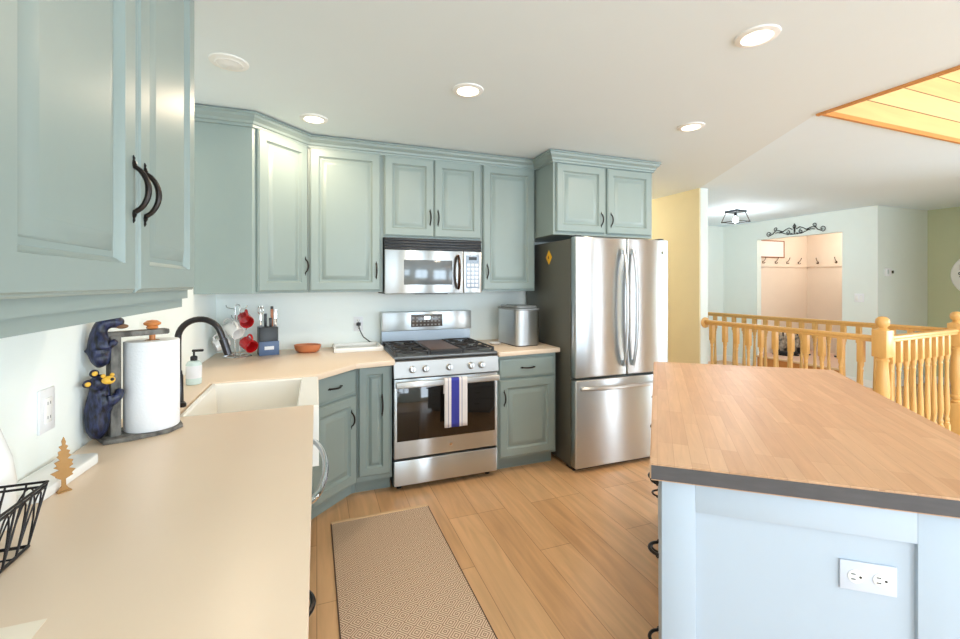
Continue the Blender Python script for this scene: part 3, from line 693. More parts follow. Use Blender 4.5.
# outlet with plug and cord by the range
def outlet(name, label, loc, rz, horizontal=False, decora=False):
    o = thing(name, label, 'outlet', loc, rz)
    w, h = (0.115, 0.072) if horizontal else (0.072, 0.115)
    b = MB(); b.box(-w/2, w/2, -0.006, 0.0, -h/2, h/2, 0.002); b.build('cover_plate', PLATE, o)
    if decora:
        r = MB(); r.box(-0.0165, 0.0165, -0.009, -0.005, -0.033, 0.033, 0.0015); r.mi = 1
        for k in (-1, 1):
            for s_ in (-1, 1): r.box(s_*0.006-0.001, s_*0.006+0.001, -0.0094, -0.0085, k*0.019-0.004, k*0.019+0.004)
        r.build('socket', [WHITEPL, BLACK], o)
        return o
    for k in (-1, 1):
        cx, cz = (k*0.0255, 0) if horizontal else (0, k*0.0255)
        r = MB(); r.lathe([(0.0165, 0), (0.0165, 0.0025), (0.0155, 0.003), (0, 0.003)], (cx, -0.0055, cz), 20, (0, -1, 0)); r.mi = 1
        for s_ in (-1, 1):
            if horizontal: r.box(cx-0.010, cx-0.001, -0.0092, -0.008, s_*0.0062-0.0012, s_*0.0062+0.0012)
            else: r.box(s_*0.0062-0.0012, s_*0.0062+0.0012, -0.0092, -0.008, cz-0.001, cz+0.008)
        gx, gz = (cx+0.009, 0) if horizontal else (0, cz-0.009)
        r.lathe([(0.003, 0), (0.003, 0.0012)], (gx, -0.008, gz), 10, (0, -1, 0))
        r.build('socket', [WHITEPL, BLACK], o)
    return o
outlet('wall_outlet', 'white outlet on the back wall with a black plug in it, left of the range', (0.312, 3.60, 1.09), 0)
o = thing('power_cord', 'black plug and cord running from the outlet behind the range', 'cord', (0.312, 3.59, 1.09))
b = MB(); b.box(-0.016, 0.016, -0.028, -0.0005, -0.012, 0.014, 0.004); b.build('plug', BLACK, o)
b = MB(); pts = []
ctl = [(0, -0.028, -0.012), (0.01, -0.032, -0.05), (0.035, -0.03, -0.10), (0.09, -0.02, -0.145), (0.168, -0.012, -0.163)]
for i in range(len(ctl)-1):
    for k in range(6):
        t = k/6; pts.append(Vector(ctl[i]).lerp(Vector(ctl[i+1]), t))
pts.append(Vector(ctl[-1])); b.tube(pts, 0.0042, 8); b.build('cable', BLACK, o)
# knife block
o = thing('knife_block', 'black knife block with a slate blue front on the corner counter', 'knife block', (-0.325, 3.40, 0.914), math.radians(14))
b = MB(); b.box(-0.060, 0.060, -0.05, 0.06, 0, 0.195, 0.003); b.build('block', BLACK, o)
b = MB(); b.box(-0.064, 0.064, -0.062, -0.050, 0, 0.098, 0.003); b.build('front_panel', BLUEBOX, o)
b = MB(); b.box(-0.030, 0.030, -0.0645, -0.0615, 0.040, 0.064, 0.001); b.build('name_plate', PLATE, o)
kn = None
for x, y, hh, m_, nm, lb in ((-0.045, 0.0, 0.30, CHROME, 'kitchen_scissors', 'steel looped scissors standing in the knife block, leftmost of the tools'), (-0.012, 0.02, 0.245, BLACK, 'kitchen_knife', 'black handled knife in the middle of the knife block'), (0.016, -0.01, 0.215, BLACK, 'kitchen_knife', 'short black handled knife low in the knife block'), (0.030, 0.02, 0.295, TERRA, 'kitchen_knife', 'brown handled knife with a black butt in the knife block'), (0.050, 0.0, 0.275, CHROME, 'kitchen_knife', 'pale steel handled knife at the right of the knife block')):
    t_ = thing(nm, lb, 'scissors' if 'sciss' in nm else 'knife', (-0.325+x*math.cos(0.244)-y*math.sin(0.244), 3.40+x*math.sin(0.244)+y*math.cos(0.244), 0.914+0.1952), math.radians(14), 'tools in the knife block')
    L_ = hh-0.155; b = MB()
    if 'sciss' in nm:
        for s_ in (-1, 1):
            pts = [(s_*0.009+0.0085*math.cos(a), 0, L_-0.026+0.026*math.sin(a)) for a in [2*PI*i/14 for i in range(14)]]; b.tube(pts, 0.0035, 6, True)
        b.box(-0.006, 0.006, -0.003, 0.003, 0, L_-0.045, 0.001); b.build('handle_loops', m_, t_)
    else:
        b.box(-0.009, 0.009, -0.006, 0.006, 0.0, L_, 0.003); b.build('handle', m_, t_)
        b = MB(); b.box(-0.0095, 0.0095, -0.0065, 0.0065, L_-0.012 if m_ is not TERRA else L_-0.018, L_+0.003, 0.003); b.build('butt', BLACK if m_ is not CHROME else CHROME, t_)
# mug tree
RV, FV = Vector((0.936, -0.3526, 0)), Vector((0.3526, 0.936, 0))
MT = Vector((-0.508, 3.36, 0.914))
o = thing('mug_tree', 'chrome wire mug tree in the counter corner', 'mug rack', MT, math.radians(-20))
b = MB(); b.tube([(0.085*math.cos(2*PI*i/28), 0.085*math.sin(2*PI*i/28), 0.005) for i in range(28)], 0.005, 8, True)
b.box(-0.085, 0.085, -0.004, 0.004, 0.002, 0.008).box(-0.004, 0.004, -0.085, 0.085, 0.002, 0.008); b.build('base_ring', CHROME, o)
b = MB(); b.cyl((-0.016, 0, 0.004), (-0.016, 0, 0.345), 0.004, 10).cyl((0.016, 0, 0.004), (0.016, 0, 0.345), 0.004, 10).tube([(-0.016, 0, 0.345), (-0.008, 0, 0.357), (0.008, 0, 0.357), (0.016, 0, 0.345)], 0.004, 8); b.build('stem', CHROME, o)
hooks = [((0.016, 0), 0.325, (0.07, -0.01)), ((0.0, 0.0), 0.245, (0.035, -0.065)), ((-0.016, 0), 0.325, (-0.075, -0.01)), ((-0.016, 0), 0.175, (-0.07, -0.02)), ((0.016, 0), 0.175, (0.072, -0.015)), ((-0.016, 0), 0.255, (-0.06, 0.03))]
for (hx, hy), hz, (ex, ey) in hooks:
    b = MB(); sx = -0.016 if ex < 0 else 0.016
    b.tube([(sx, 0, hz), (sx+(ex-sx)*0.5, ey*0.5, hz+0.004), (ex*0.9, ey*0.9, hz+0.012), (ex, ey, hz+0.028)], 0.0035, 8); b.build('hook', CHROME, o)
def make_mug(m, label):
    t_ = thing('coffee_mug', label, 'mug', (0, 0, 0), 0, 'mugs on the chrome mug tree')
    b = MB(); b.lathe([(0, 0), (0.034, 0), (0.041, 0.006), (0.0425, 0.092), (0.0395, 0.092), (0.038, 0.01), (0, 0.006)], n=28); b.build('cup', m, t_)
    b = MB(); b.tube([(0.040, 0, 0.076), (0.058, 0, 0.074), (0.068, 0, 0.060), (0.068, 0, 0.040), (0.058, 0, 0.026), (0.039, 0, 0.022)], 0.0055, 8, sy=1.3); b.build('handle', m, t_)
    return t_
mr = make_mug(REDC, 'red mug hanging at the top right of the mug tree'); mw = make_mug(WHITEC, 'white mug hanging at the front middle of the mug tree')
def hang(o_, sx, sf, z, ax, roll=0):
    """sx to the viewer's right, sf towards the viewer, axis of the cup's mouth"""
    o_.location = MT + RV*sx - FV*sf + Vector((0, 0, z-0.914))
    d = (RV*ax[0]-FV*ax[1]+Vector((0, 0, ax[2]))).normalized()
    o_.rotation_mode = 'QUATERNION'; q = Vector((0, 0, 1)).rotation_difference(d)
    # turn the handle upwards about the cup's own axis
    hx = q @ Vector((1, 0, 0)); up = (Vector((0, 0, 1))-d*d.z).normalized()
    ang = math.atan2(hx.cross(up).dot(d), hx.dot(up)); o_.rotation_quaternion = Quaternion(d, ang+roll) @ q
hang(mr, 0.052, 0.02, 1.185, (0.55, 0.6, -0.25))
hang(mw, 0.0, 0.085, 1.128, (0.75, 0.35, -0.45), 0.3)
m3 = copy_tree(mw); m3['label'] = 'white mug hanging low at the left of the mug tree'; hang(m3, -0.055, 0.01, 1.028, (-0.6, 0.6, -0.35))
m4 = copy_tree(mr); m4['label'] = 'red mug hanging low at the right of the mug tree'; hang(m4, 0.055, 0.01, 1.018, (0.8, 0.5, -0.3))
m5 = copy_tree(mw); m5['label'] = 'white mug hanging high at the back left of the mug tree'; hang(m5, -0.04, -0.075, 1.130, (-0.7, 0.1, -0.4))

# ------------------------------------------------------------------ paper towel holder with two bears
def skin(name, nodes, edges, m, parent, sub=2, root=0):
    me = bpy.data.meshes.new(name); me.from_pydata([n[:3] for n in nodes], edges, []); me.materials.append(m)
    o_ = bpy.data.objects.new(name, me); C.objects.link(o_); o_.parent = parent
    md = o_.modifiers.new('skin', 'SKIN'); md.use_smooth_shade = True
    for i, n in enumerate(nodes):
        r = n[3]; me.skin_vertices[0].data[i].radius = (r, r)
    me.skin_vertices[0].data[root].use_root = True
    sd = o_.modifiers.new('sub', 'SUBSURF'); sd.levels = sub; sd.render_levels = sub
    return o_
HA = math.radians(33)
o = thing('paper_towel_holder', 'paper towel holder carved as two climbing black bears on a grey post', 'paper towel holder', (-0.637, 1.715, 0.914), HA)
b = MB(); b.prism([(-0.012, -0.05), (0.05, -0.075), (0.15, -0.085), (0.205, -0.05), (0.215, 0.0), (0.205, 0.05), (0.15, 0.085), (0.03, 0.06), (-0.012, 0.045)], 0.0, 0.014, 0.003); b.build('base_plank', STONE, o)
b = MB(); b.prism([(0.012, -0.028), (0.040, -0.026), (0.040, 0.026), (0.012, 0.028)], 0.012, 0.335, 0.004); b.build('post', STONE, o)
b = MB(); b.box(-0.006, 0.175, -0.022, 0.022, 0.328, 0.346, 0.005); b.build('top_arm', STONE, o)
b = MB(); b.cyl((0.13, 0, 0.014), (0.13, 0, 0.36), 0.009, 12); b.lathe([(0.010, 0.346), (0.018, 0.350), (0.015, 0.357), (0.024, 0.362), (0.025, 0.368), (0.014, 0.376), (0, 0.378)], (0.13, 0, 0), 20); b.build('dowel', DOWEL, o)
lb = skin('lower_bear', [(-0.016, -0.006, 0.050, 0.033), (-0.018, -0.008, 0.095, 0.034), (-0.012, -0.010, 0.140, 0.030), (-0.014, -0.022, 0.172, 0.022), (-0.020, -0.036, 0.202, 0.031), (-0.010, -0.058, 0.200, 0.018),
     (-0.018, -0.030, 0.014, 0.022), (-0.016, 0.018, 0.014, 0.020), (0.006, -0.044, 0.130, 0.018), (0.026, -0.047, 0.142, 0.016), (0.034, -0.040, 0.168, 0.012), (0.004, 0.024, 0.140, 0.016), (0.024, 0.036, 0.160, 0.012)],
     [(0, 1), (1, 2), (2, 3), (3, 4), (4, 5), (0, 6), (0, 7), (2, 8), (8, 9), (9, 10), (2, 11), (11, 12)], BEARF, o)
b = MB(); b.ball((-0.002, -0.066, 0.204), 0.0150, (1.15, 0.9, 0.85)); b.ball((-0.014, -0.062, 0.218), 0.006).ball((0.008, -0.060, 0.218), 0.006); b.build('muzzle', BEARTAN, lb)
b = MB(); b.ball((0.004, -0.0785, 0.207), 0.005); b.build('nose', BLACK, lb)
for ex, ez in ((-0.047, 0.196), (-0.031, 0.226)):
    b = MB(); b.ball((ex, -0.042, ez), 0.0120, (1, 0.6, 1), 12); e_ = b.build('ear', BEARF, lb)
    b = MB(); b.ball((ex, -0.0495, ez), 0.0075, (1, 0.5, 1), 12); b.build('inner_ear', BEARTAN, lb)
ub = skin('upper_bear', [(-0.010, -0.006, 0.272, 0.029), (-0.018, -0.006, 0.312, 0.029), (-0.014, -0.006, 0.350, 0.022), (0.000, -0.008, 0.382, 0.027), (0.026, -0.016, 0.380, 0.022), (0.050, -0.020, 0.372, 0.016),
     (-0.002, -0.030, 0.246, 0.018), (-0.002, 0.018, 0.246, 0.018), (0.008, -0.036, 0.308, 0.014), (0.028, -0.040, 0.322, 0.012), (0.008, 0.026, 0.318, 0.013), (0.028, 0.034, 0.330, 0.011)],
     [(0, 1), (1, 2), (2, 3), (3, 4), (4, 5), (0, 6), (0, 7), (1, 8), (8, 9), (1, 10), (10, 11)], BEARF, o)
b = MB(); b.ball((0.042, -0.024, 0.364), 0.013, (1.3, 0.9, 0.6)); b.build('muzzle', mat('bear_brown', rgb(120, 86, 60), 0.5), ub)
for yy in (-0.026, 0.012):
    b = MB(); b.ball((-0.008, yy, 0.408), 0.010, (1, 0.7, 1), 12); b.build('ear', BEARF, ub)
cx_, cy_ = -0.637+0.13*math.cos(HA), 1.715+0.13*math.sin(HA)
o = thing('paper_towel_roll', 'thick white paper towel roll on the bear holder', 'paper towel', (cx_, cy_, 0.9285))
b = MB(); b.lathe([(0.022, 0), (0.076, 0), (0.078, 0.003), (0.078, 0.292), (0.076, 0.295), (0.022, 0.295), (0.020, 0.290), (0.020, 0.005)], n=48); b.build('sheets', PAPER, o)
b = MB(); b.lathe([(0.0205, 0.001), (0.0205, 0.296), (0.0185, 0.296), (0.0185, 0.001)], n=24); b.build('core', mat('cardboard', rgb(170, 134, 96), 0.9), o)

# ------------------------------------------------------------------ near left counter
outlet('wall_outlet', 'white outlet on the left wall below the near wall cabinet', (-0.68, 1.493, 1.078), PI/2, False, True)
o = thing('cutting_board', 'white board lying on the counter against the left wall', 'board', (-0.626, 1.405, 0.914), math.radians(-4))
b = MB(); b.prism(rrect(0.046, 0.125, 0.02), 0, 0.026, 0.004); b.build('board', WHITEPL, o)
o = thing('tree_figurine', 'small gilt pine tree cutout standing on the sink counter', 'figurine', (-0.573, 1.335, 0.914), math.radians(42))
right = [(0.006, 0.0), (0.016, 0.0), (0.012, 0.006), (0.006, 0.014), (0.005, 0.030), (0.024, 0.036), (0.020, 0.041), (0.030, 0.048), (0.012, 0.055), (0.024, 0.060), (0.020, 0.066), (0.024, 0.072), (0.008, 0.078), (0.019, 0.084), (0.012, 0.090), (0.016, 0.096), (0.006, 0.101), (0.011, 0.108), (0.004, 0.113), (0.005, 0.120), (0.0, 0.132)]
left = [(-x*(0.85+0.3*((i*7) % 5)/5), z+(0.002 if i % 2 else -0.001) if z > 0.02 else z) for i, (x, z) in enumerate(right[:-1])]
b = MB(); b.X = Matrix.Rotation(PI/2, 4, 'X'); b.prism([(x*0.74, z) for x, z in right+left[::-1]], -0.002, 0.002); b.build('silhouette', GOLDTREE, o)
b = MB(); b.box(-0.013, 0.013, -0.010, 0.010, 0, 0.003, 0.001); b.build('foot_plate', GOLDTREE, o)
o = thing('ceramic_vase', 'white cone shaped vase at the left edge against the wall', 'vase', (-0.630, 1.178, 0.914))
b = MB(); b.lathe([(0, 0.0), (0.040, 0.0), (0.044, 0.006), (0.044, 0.09), (0.038, 0.14), (0.018, 0.21), (0.016, 0.225), (0.013, 0.225), (0.015, 0.205), (0.03, 0.14), (0, 0.02)], n=32); b.build('vase', WHITEPL, o)
# wire basket
o = thing('wire_basket', 'black wire basket holding packets at the near left of the counter', 'basket', (-0.585, 0.93, 0.914))
BX, BY0, BY1, BH = 0.080, -0.20, 0.188, 0.106
tx0, tx1, ty0, ty1 = -BX, BX, BY0, BY1; ux0, ux1, uy0, uy1 = -0.070, 0.072, -0.15, 0.142
b = MB()
for z_, q in ((BH, (tx0, tx1, ty0, ty1)), (BH-0.008, (tx0+0.002, tx1-0.002, ty0+0.003, ty1-0.003))):
    b.tube([(q[0], q[2], z_), (q[1], q[2], z_), (q[1], q[3], z_), (q[0], q[3], z_)], 0.0026, 8, True)
b.build('rim', WIRE, o)
b = MB(); b.tube([(ux0, uy0, 0.004), (ux1, uy0, 0.004), (ux1, uy1, 0.004), (ux0, uy1, 0.004)], 0.0032, 8, True)
for i in range(1, 7):
    y = uy0+(uy1-uy0)*i/7; b.tube([(ux0, y, 0.004), (ux1, y, 0.004)], 0.0018, 6)
b.build('bottom_grid', WIRE, o)
b = MB()
def lp(a, b_, t): return a+(b_-a)*t
for k in range(9):          # long sides
    t0 = k/8
    for sx, tx, ux in ((-1, tx0, ux0), (1, tx1, ux1)):
        b.tube([(tx, lp(ty0, ty1, t0), BH), (ux, lp(uy0, uy1, t0), 0.004)], 0.0019, 6)
        if k < 8:
            pts = [(lp(tx, ux, 1-math.sin(PI*s_/8)**0.8), lp(lp(uy0, uy1, t0+s_/64), lp(ty0, ty1, t0+s_/64), math.sin(PI*s_/8)**0.8), 0.004+(BH-0.012)*math.sin(PI*s_/8)**0.8) for s_ in range(9)]
            b.tube(pts, 0.0016, 6)
for k in range(1, 5):
    t0 = k/5
    for ty, uy in ((ty0, uy0), (ty1, uy1)): b.tube([(lp(tx0, tx1, t0), ty, BH), (lp(ux0, ux1, t0), uy, 0.004)], 0.0019, 6)
for k in range(3):
    for ty, uy in ((ty0, uy0), (ty1, uy1)):
        pts = [(lp(lp(ux0, ux1, (k+s_/8)/3), lp(tx0, tx1, (k+s_/8)/3), math.sin(PI*s_/8)**0.8), lp(uy, ty, math.sin(PI*s_/8)**0.8), 0.004+(BH-0.012)*math.sin(PI*s_/8)**0.8) for s_ in range(9)]; b.tube(pts, 0.0016, 6)
b.build('side_wires', WIRE, o)
pk = None
for (x, y, w_, d_, h_, rz, m_, lb) in ((0.028, 0.05, 0.010, 0.075, 0.050, 0.1, BLUEPK, 'blue packet inside the wire basket'), (0.0, 0.0, 0.012, 0.09, 0.075, -0.1, GREENPK, 'green packet inside the wire basket'), (-0.028, 0.045, 0.012, 0.10, 0.060, 0.05, WHITEPK, 'pale packet at the back of the wire basket'), (0.040, -0.05, 0.010, 0.08, 0.055, 0.0, WHITEPK, 'pale packet at the front of the wire basket')):
    b = MB(); b.prism([(-w_/2, -d_/2), (w_/2, -d_/2), (w_*0.4, d_/2), (-w_*0.4, d_/2)], 0, h_, 0.002)
    q = b.build('snack_packet', m_); q.location = (-0.585+x, 0.93+y, 0.920); q.rotation_euler = (0.0, 0.0, rz); tag(q, lb, 'packet', 'packets in the wire basket')
b = MB(); b.box(-0.62, -0.378, 0.45, 0.836, 0.9142, 0.9152); tag(b.build('paper_sheet', mat('sheet', rgb(238, 226, 208), 0.8)), 'white sheet of paper lying at the near end of the counter', 'paper')

# ------------------------------------------------------------------ island
A_, B_, C_, D_ = Vector((0.843, 0.935)), Vector((1.966, 2.146)), Vector((2.722, 1.580)), Vector((1.563, 0.373))
def inset(quad, d):
    out = []
    for i in range(4):
        p, pr, nx = quad[i], quad[i-1], quad[(i+1) % 4]
        e1 = (p-pr).normalized(); e2 = (nx-p).normalized(); n1 = Vector((e1.y, -e1.x)); n2 = Vector((e2.y, -e2.x))
        k = d/(1+n1.dot(n2)); out.append(p+(n1+n2)*k)
    return out
quad = [A_, B_, C_, D_]     # clockwise from above: inward normal lies to the right of travel
iq = inset(quad, 0.03)
o = thing('kitchen_island', 'white kitchen island with a thick butcher block top', 'island', (0, 0, 0))
b = bmesh.new()
bo = [b.verts.new((p.x, p.y, 0.884)) for p in quad]; to = [b.verts.new((p.x, p.y, 0.93)) for p in quad]
for i in range(4): b.faces.new((bo[i], bo[(i+1) % 4], to[(i+1) % 4], to[i])).material_index = 1
b.faces.new(to); b.faces.new(bo[::-1]).material_index = 1
bmesh.ops.recalc_face_normals(b, faces=list(b.faces))
ed = [e for e in b.edges]; bmesh.ops.bevel(b, geom=ed, offset=0.004, segments=2, affect='EDGES')
mb = MB(); mb.bm.free(); mb.bm = b; mb.build('butcher_block_top', [BLOCK, BLOCKEDGE], o)
core = inset(quad, 0.045)
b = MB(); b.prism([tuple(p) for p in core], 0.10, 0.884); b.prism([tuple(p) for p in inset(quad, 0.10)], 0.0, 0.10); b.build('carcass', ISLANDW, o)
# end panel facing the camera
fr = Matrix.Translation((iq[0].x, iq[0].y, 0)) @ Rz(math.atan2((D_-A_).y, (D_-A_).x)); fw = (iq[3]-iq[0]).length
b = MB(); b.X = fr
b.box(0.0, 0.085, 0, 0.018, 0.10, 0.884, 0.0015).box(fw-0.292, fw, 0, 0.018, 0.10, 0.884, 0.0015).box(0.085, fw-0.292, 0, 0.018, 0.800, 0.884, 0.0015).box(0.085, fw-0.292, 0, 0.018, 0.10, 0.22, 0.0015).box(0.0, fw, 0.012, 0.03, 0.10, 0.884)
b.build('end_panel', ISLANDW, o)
# drawer side
ls = Matrix.Translation((iq[1].x, iq[1].y, 0)) @ Rz(math.atan2((A_-B_).y, (A_-B_).x)); lw = (iq[0]-iq[1]).length
n_ = 3
for k in range(n_):
    x0, x1 = 0.01+k*(lw-0.02)/n_, (k+1)*(lw-0.02)/n_
    for z0, z1 in ((0.70, 0.862), (0.41, 0.685), (0.118, 0.395)):
        b = MB(); b.X = ls; b.rings(x0, x1, z0, z1, [(i, y+0.014) for i, y in DRAWP]); d = b.build('drawer', ISLANDW, o)
        xs = [x1-0.05] if k == n_-1 else [(x0+x1)/2]
        h = MB(); h.X = ls; pull(h, (x0+x1)/2+0.05, -0.006, (z0+z1)/2+0.01, False, 0.10); h.build('handle', BRONZE, d)
P0 = fr @ Vector((0.468, 0.0118, 0.697))
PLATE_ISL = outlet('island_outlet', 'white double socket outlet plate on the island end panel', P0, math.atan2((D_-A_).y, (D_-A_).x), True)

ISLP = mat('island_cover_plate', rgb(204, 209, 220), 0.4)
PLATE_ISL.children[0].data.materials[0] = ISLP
# ------------------------------------------------------------------ rug
o = thing('kitchen_rug', 'beige runner rug with a brown diamond weave in front of the sink', 'rug', (0.378, 1.80, 0), 0.010)
b = MB(); b.box(-0.288, 0.288, -0.95, 0.885, 0.0, 0.006, 0.002); b.build('weave', RUG, o)
b = MB(); b.box(-0.290, 0.290, 0.883, 0.908, 0.0, 0.008, 0.003); b.build('hem', mat('rug_hem', rgb(214, 180, 140), 0.9), o)
b = MB()
for x in (-0.290, 0.290): b.box(x-0.003, x+0.003, -0.95, 0.885, 0.0, 0.0068, 0.002)
b.build('binding', mat('rug_binding', rgb(86, 66, 52), 0.9), o)

# ------------------------------------------------------------------ ceiling lights
def can(x, y, label, lit=True, power=5):
    o = thing('recessed_light', label, 'ceiling light', (x, y, CZ), 0, 'recessed ceiling lights')
    b = MB(); b.lathe([(0.056, -0.002), (0.060, -0.010), (0.082, -0.006), (0.085, 0.0), (0.056, 0.0)], n=36); b.build('trim_ring', TRIMW, o)
    if lit:
        b = MB(); b.lathe([(0, -0.006), (0.056, -0.006), (0.056, -0.001), (0, -0.001)], n=32); b.build('lens', LENS, o)
        d = bpy.data.lights.new('can_light', 'AREA'); d.shape = 'DISK'; d.size = 0.10; d.energy = power; d.color = WARM
        l = bpy.data.objects.new('can_light', d); C.objects.link(l); l.location = (x, y, CZ-0.016)
    else:
        b = MB(); b.lathe([(0.062, -0.009), (0.056, -0.013), (0.045, -0.012), (0.030, -0.018), (0.0, -0.020)], n=32); b.build('lens', WHITEPL, o)
    return o
can(0.763, 2.21, 'lit round ceiling light in front of the microwave cabinet')
can(-0.017, 2.936, 'lit round ceiling light nearest the corner wall cabinet')
can(1.737, 1.297, 'lit round ceiling light nearest the loft opening, above the island')
can(2.33, 2.201, 'lit round ceiling light in front of the refrigerator cabinet')
can(-0.387, 2.327, 'unlit white round ceiling light above the sink', False)
# hall fixture
o = thing('hall_ceiling_fixture', 'black open cage ceiling fixture with a bare bulb in the hall', 'ceiling light', (5.62, 4.52, CZ))
b = MB(); b.box(-0.10, 0.10, -0.10, 0.10, -0.03, 0.0, 0.002); b.build('canopy', BLACK, o)
b = MB(); q = 0.125
b.tube([(-q, -q, -0.165), (q, -q, -0.165), (q, q, -0.165), (-q, q, -0.165)], 0.007, 6, True)
for sx in (-1, 1):
    for sy in (-1, 1): b.tube([(sx*0.085, sy*0.085, -0.025), (sx*q, sy*q, -0.165)], 0.006, 6)
b.build('cage', BLACK, o)
b = MB(); b.cyl((0, 0, -0.03), (0, 0, -0.085), 0.02, 12); b.build('socket', BLACK, o)
b = MB(); b.lathe([(0.014, -0.085), (0.03, -0.11), (0.038, -0.14), (0.030, -0.165), (0, -0.178)], n=20); b.build('bulb', BULB, o)
point('hall_bulb_light', (5.62, 4.52, CZ-0.26), 15, (0.92, 0.97, 1.0), 0.05)
point('coatroom_light', (7.9, 4.4, 2.2), 12, (1.0, 0.92, 0.82), 0.08)
point('passage_light', (3.2, 5.0, 2.2), 13, (1.0, 0.95, 0.86), 0.08)

# ------------------------------------------------------------------ stair railings
def baluster_mesh(x, y, rz=0.0, zt=0.972):
    b = MB(); b.X = Matrix.Translation((x, y, 0)) @ Rz(rz); s_ = 0.0205
    b.box(-s_, s_, -s_, s_, 0.0, 0.20, 0.002)
    b.box(-s_, s_, -s_, s_, 0.80, zt, 0.002)
    b.lathe([(0.017, 0.198), (0.020, 0.21), (0.013, 0.222), (0.019, 0.235), (0.019, 0.245), (0.012, 0.258), (0.015, 0.29), (0.0205, 0.345), (0.0195, 0.40), (0.0145, 0.56), (0.0125, 0.66), (0.013, 0.72), (0.017, 0.735), (0.012, 0.748), (0.019, 0.775), (0.019, 0.80)], n=14)
    return b
def handrail(p0, p1):
    v = Vector(p1)-Vector(p0); L_ = v.length
    b = MB(); b.X = Matrix.Translation((p0[0], p0[1], 0)) @ Rz(math.atan2(v.y, v.x))
    b.box(0, L_, -0.030, 0.030, 0.985, 1.016, 0.010, 3).box(0, L_, -0.022, 0.022, 0.968, 0.987, 0.003)
    return b
def newel(x, y, rz=0.0):
    b = MB(); b.X = Matrix.Translation((x, y, 0)) @ Rz(rz); s_ = 0.048
    b.box(-s_, s_, -s_, s_, 0, 0.36, 0.004).box(-s_, s_, -s_, s_, 0.86, 1.065, 0.006)
    b.lathe([(0.036, 0.358), (0.044, 0.372), (0.030, 0.386), (0.043, 0.405), (0.043, 0.42), (0.032, 0.435), (0.036, 0.50), (0.044, 0.58), (0.044, 0.64), (0.036, 0.76), (0.034, 0.815), (0.042, 0.835), (0.033, 0.848), (0.040, 0.862)], n=24)
    b.lathe([(0.045, 1.064), (0.034, 1.072), (0.024, 1.080), (0.028, 1.088), (0.040, 1.104), (0.044, 1.125), (0.040, 1.146), (0.024, 1.163), (0, 1.168)], n=24)
    return b
N1, N2 = (4.0, 1.99), (5.30, 2.10)
o = thing('stair_railing', 'honey oak railing from the yellow wall to the newel post behind the island', 'railing', (0, 0, 0), 0, 'honey oak stair railings')
handrail((4.0, 3.572), (4.0, N1[1]+0.045)).build('handrail', HONEY, o)
b = MB(); b.lathe([(0.058, 0), (0.058, 0.008), (0.048, 0.013), (0, 0.014)], (3.995, 3.586, 0.985), 24, (0, -1, 0)); b.build('rosette', HONEY, o)
for u in (712, 725, 736.5, 748.5, 761, 775, 791, 806, 822, 841, 861):
    tt = (u-480)/433.07; y_ = 4.0*(0.93578-tt*0.35258)/(0.35258+tt*0.93578)
    baluster_mesh(4.0, round(y_, 3)).build('baluster', HONEY, o)
newel(*N1).build('newel_post', HONEY, o)
o = thing('stair_railing', 'honey oak railing running right from the front newel post past the island', 'railing', (0, 0, 0), 0, 'honey oak stair railings')
ang2 = math.atan2(N2[1]-N1[1], N2[0]-N1[0]); dv = Vector((N2[0]-N1[0], N2[1]-N1[1])); l2 = dv.length; dv.normalize()
handrail(tuple(Vector(N1)+dv*0.056), tuple(Vector(N2)-dv*0.048)).build('handrail', HONEY, o)
k = 0.13
while k < l2-0.08:
    p = Vector(N1)+dv*k; baluster_mesh(p.x, p.y, ang2).build('baluster', HONEY, o); k += 0.122
newel(*N2, ang2).build('newel_post', HONEY, o)
o = thing('stair_railing', 'honey oak railing on the far side of the stair well', 'railing', (0, 0, 0), 0, 'honey oak stair railings')
e3 = (5.10, 4.60); dv = Vector((e3[0]-N2[0], e3[1]-N2[1])); l3 = dv.length; dv.normalize(); a3 = math.atan2(dv.y, dv.x)
handrail(tuple(Vector(N2)+dv*0.05), e3).build('handrail', HONEY, o)
k = 0.17
while k < l3:
    p = Vector(N2)+dv*k; baluster_mesh(p.x, p.y, a3).build('baluster', HONEY, o); k += 0.135
b = MB(); b.X = Matrix.Translation((e3[0], e3[1], 0)) @ Rz(a3); b.box(-0.02, 0.02, -0.022, 0.022, 0, 0.985, 0.003); b.build('end_post', HONEY, o)

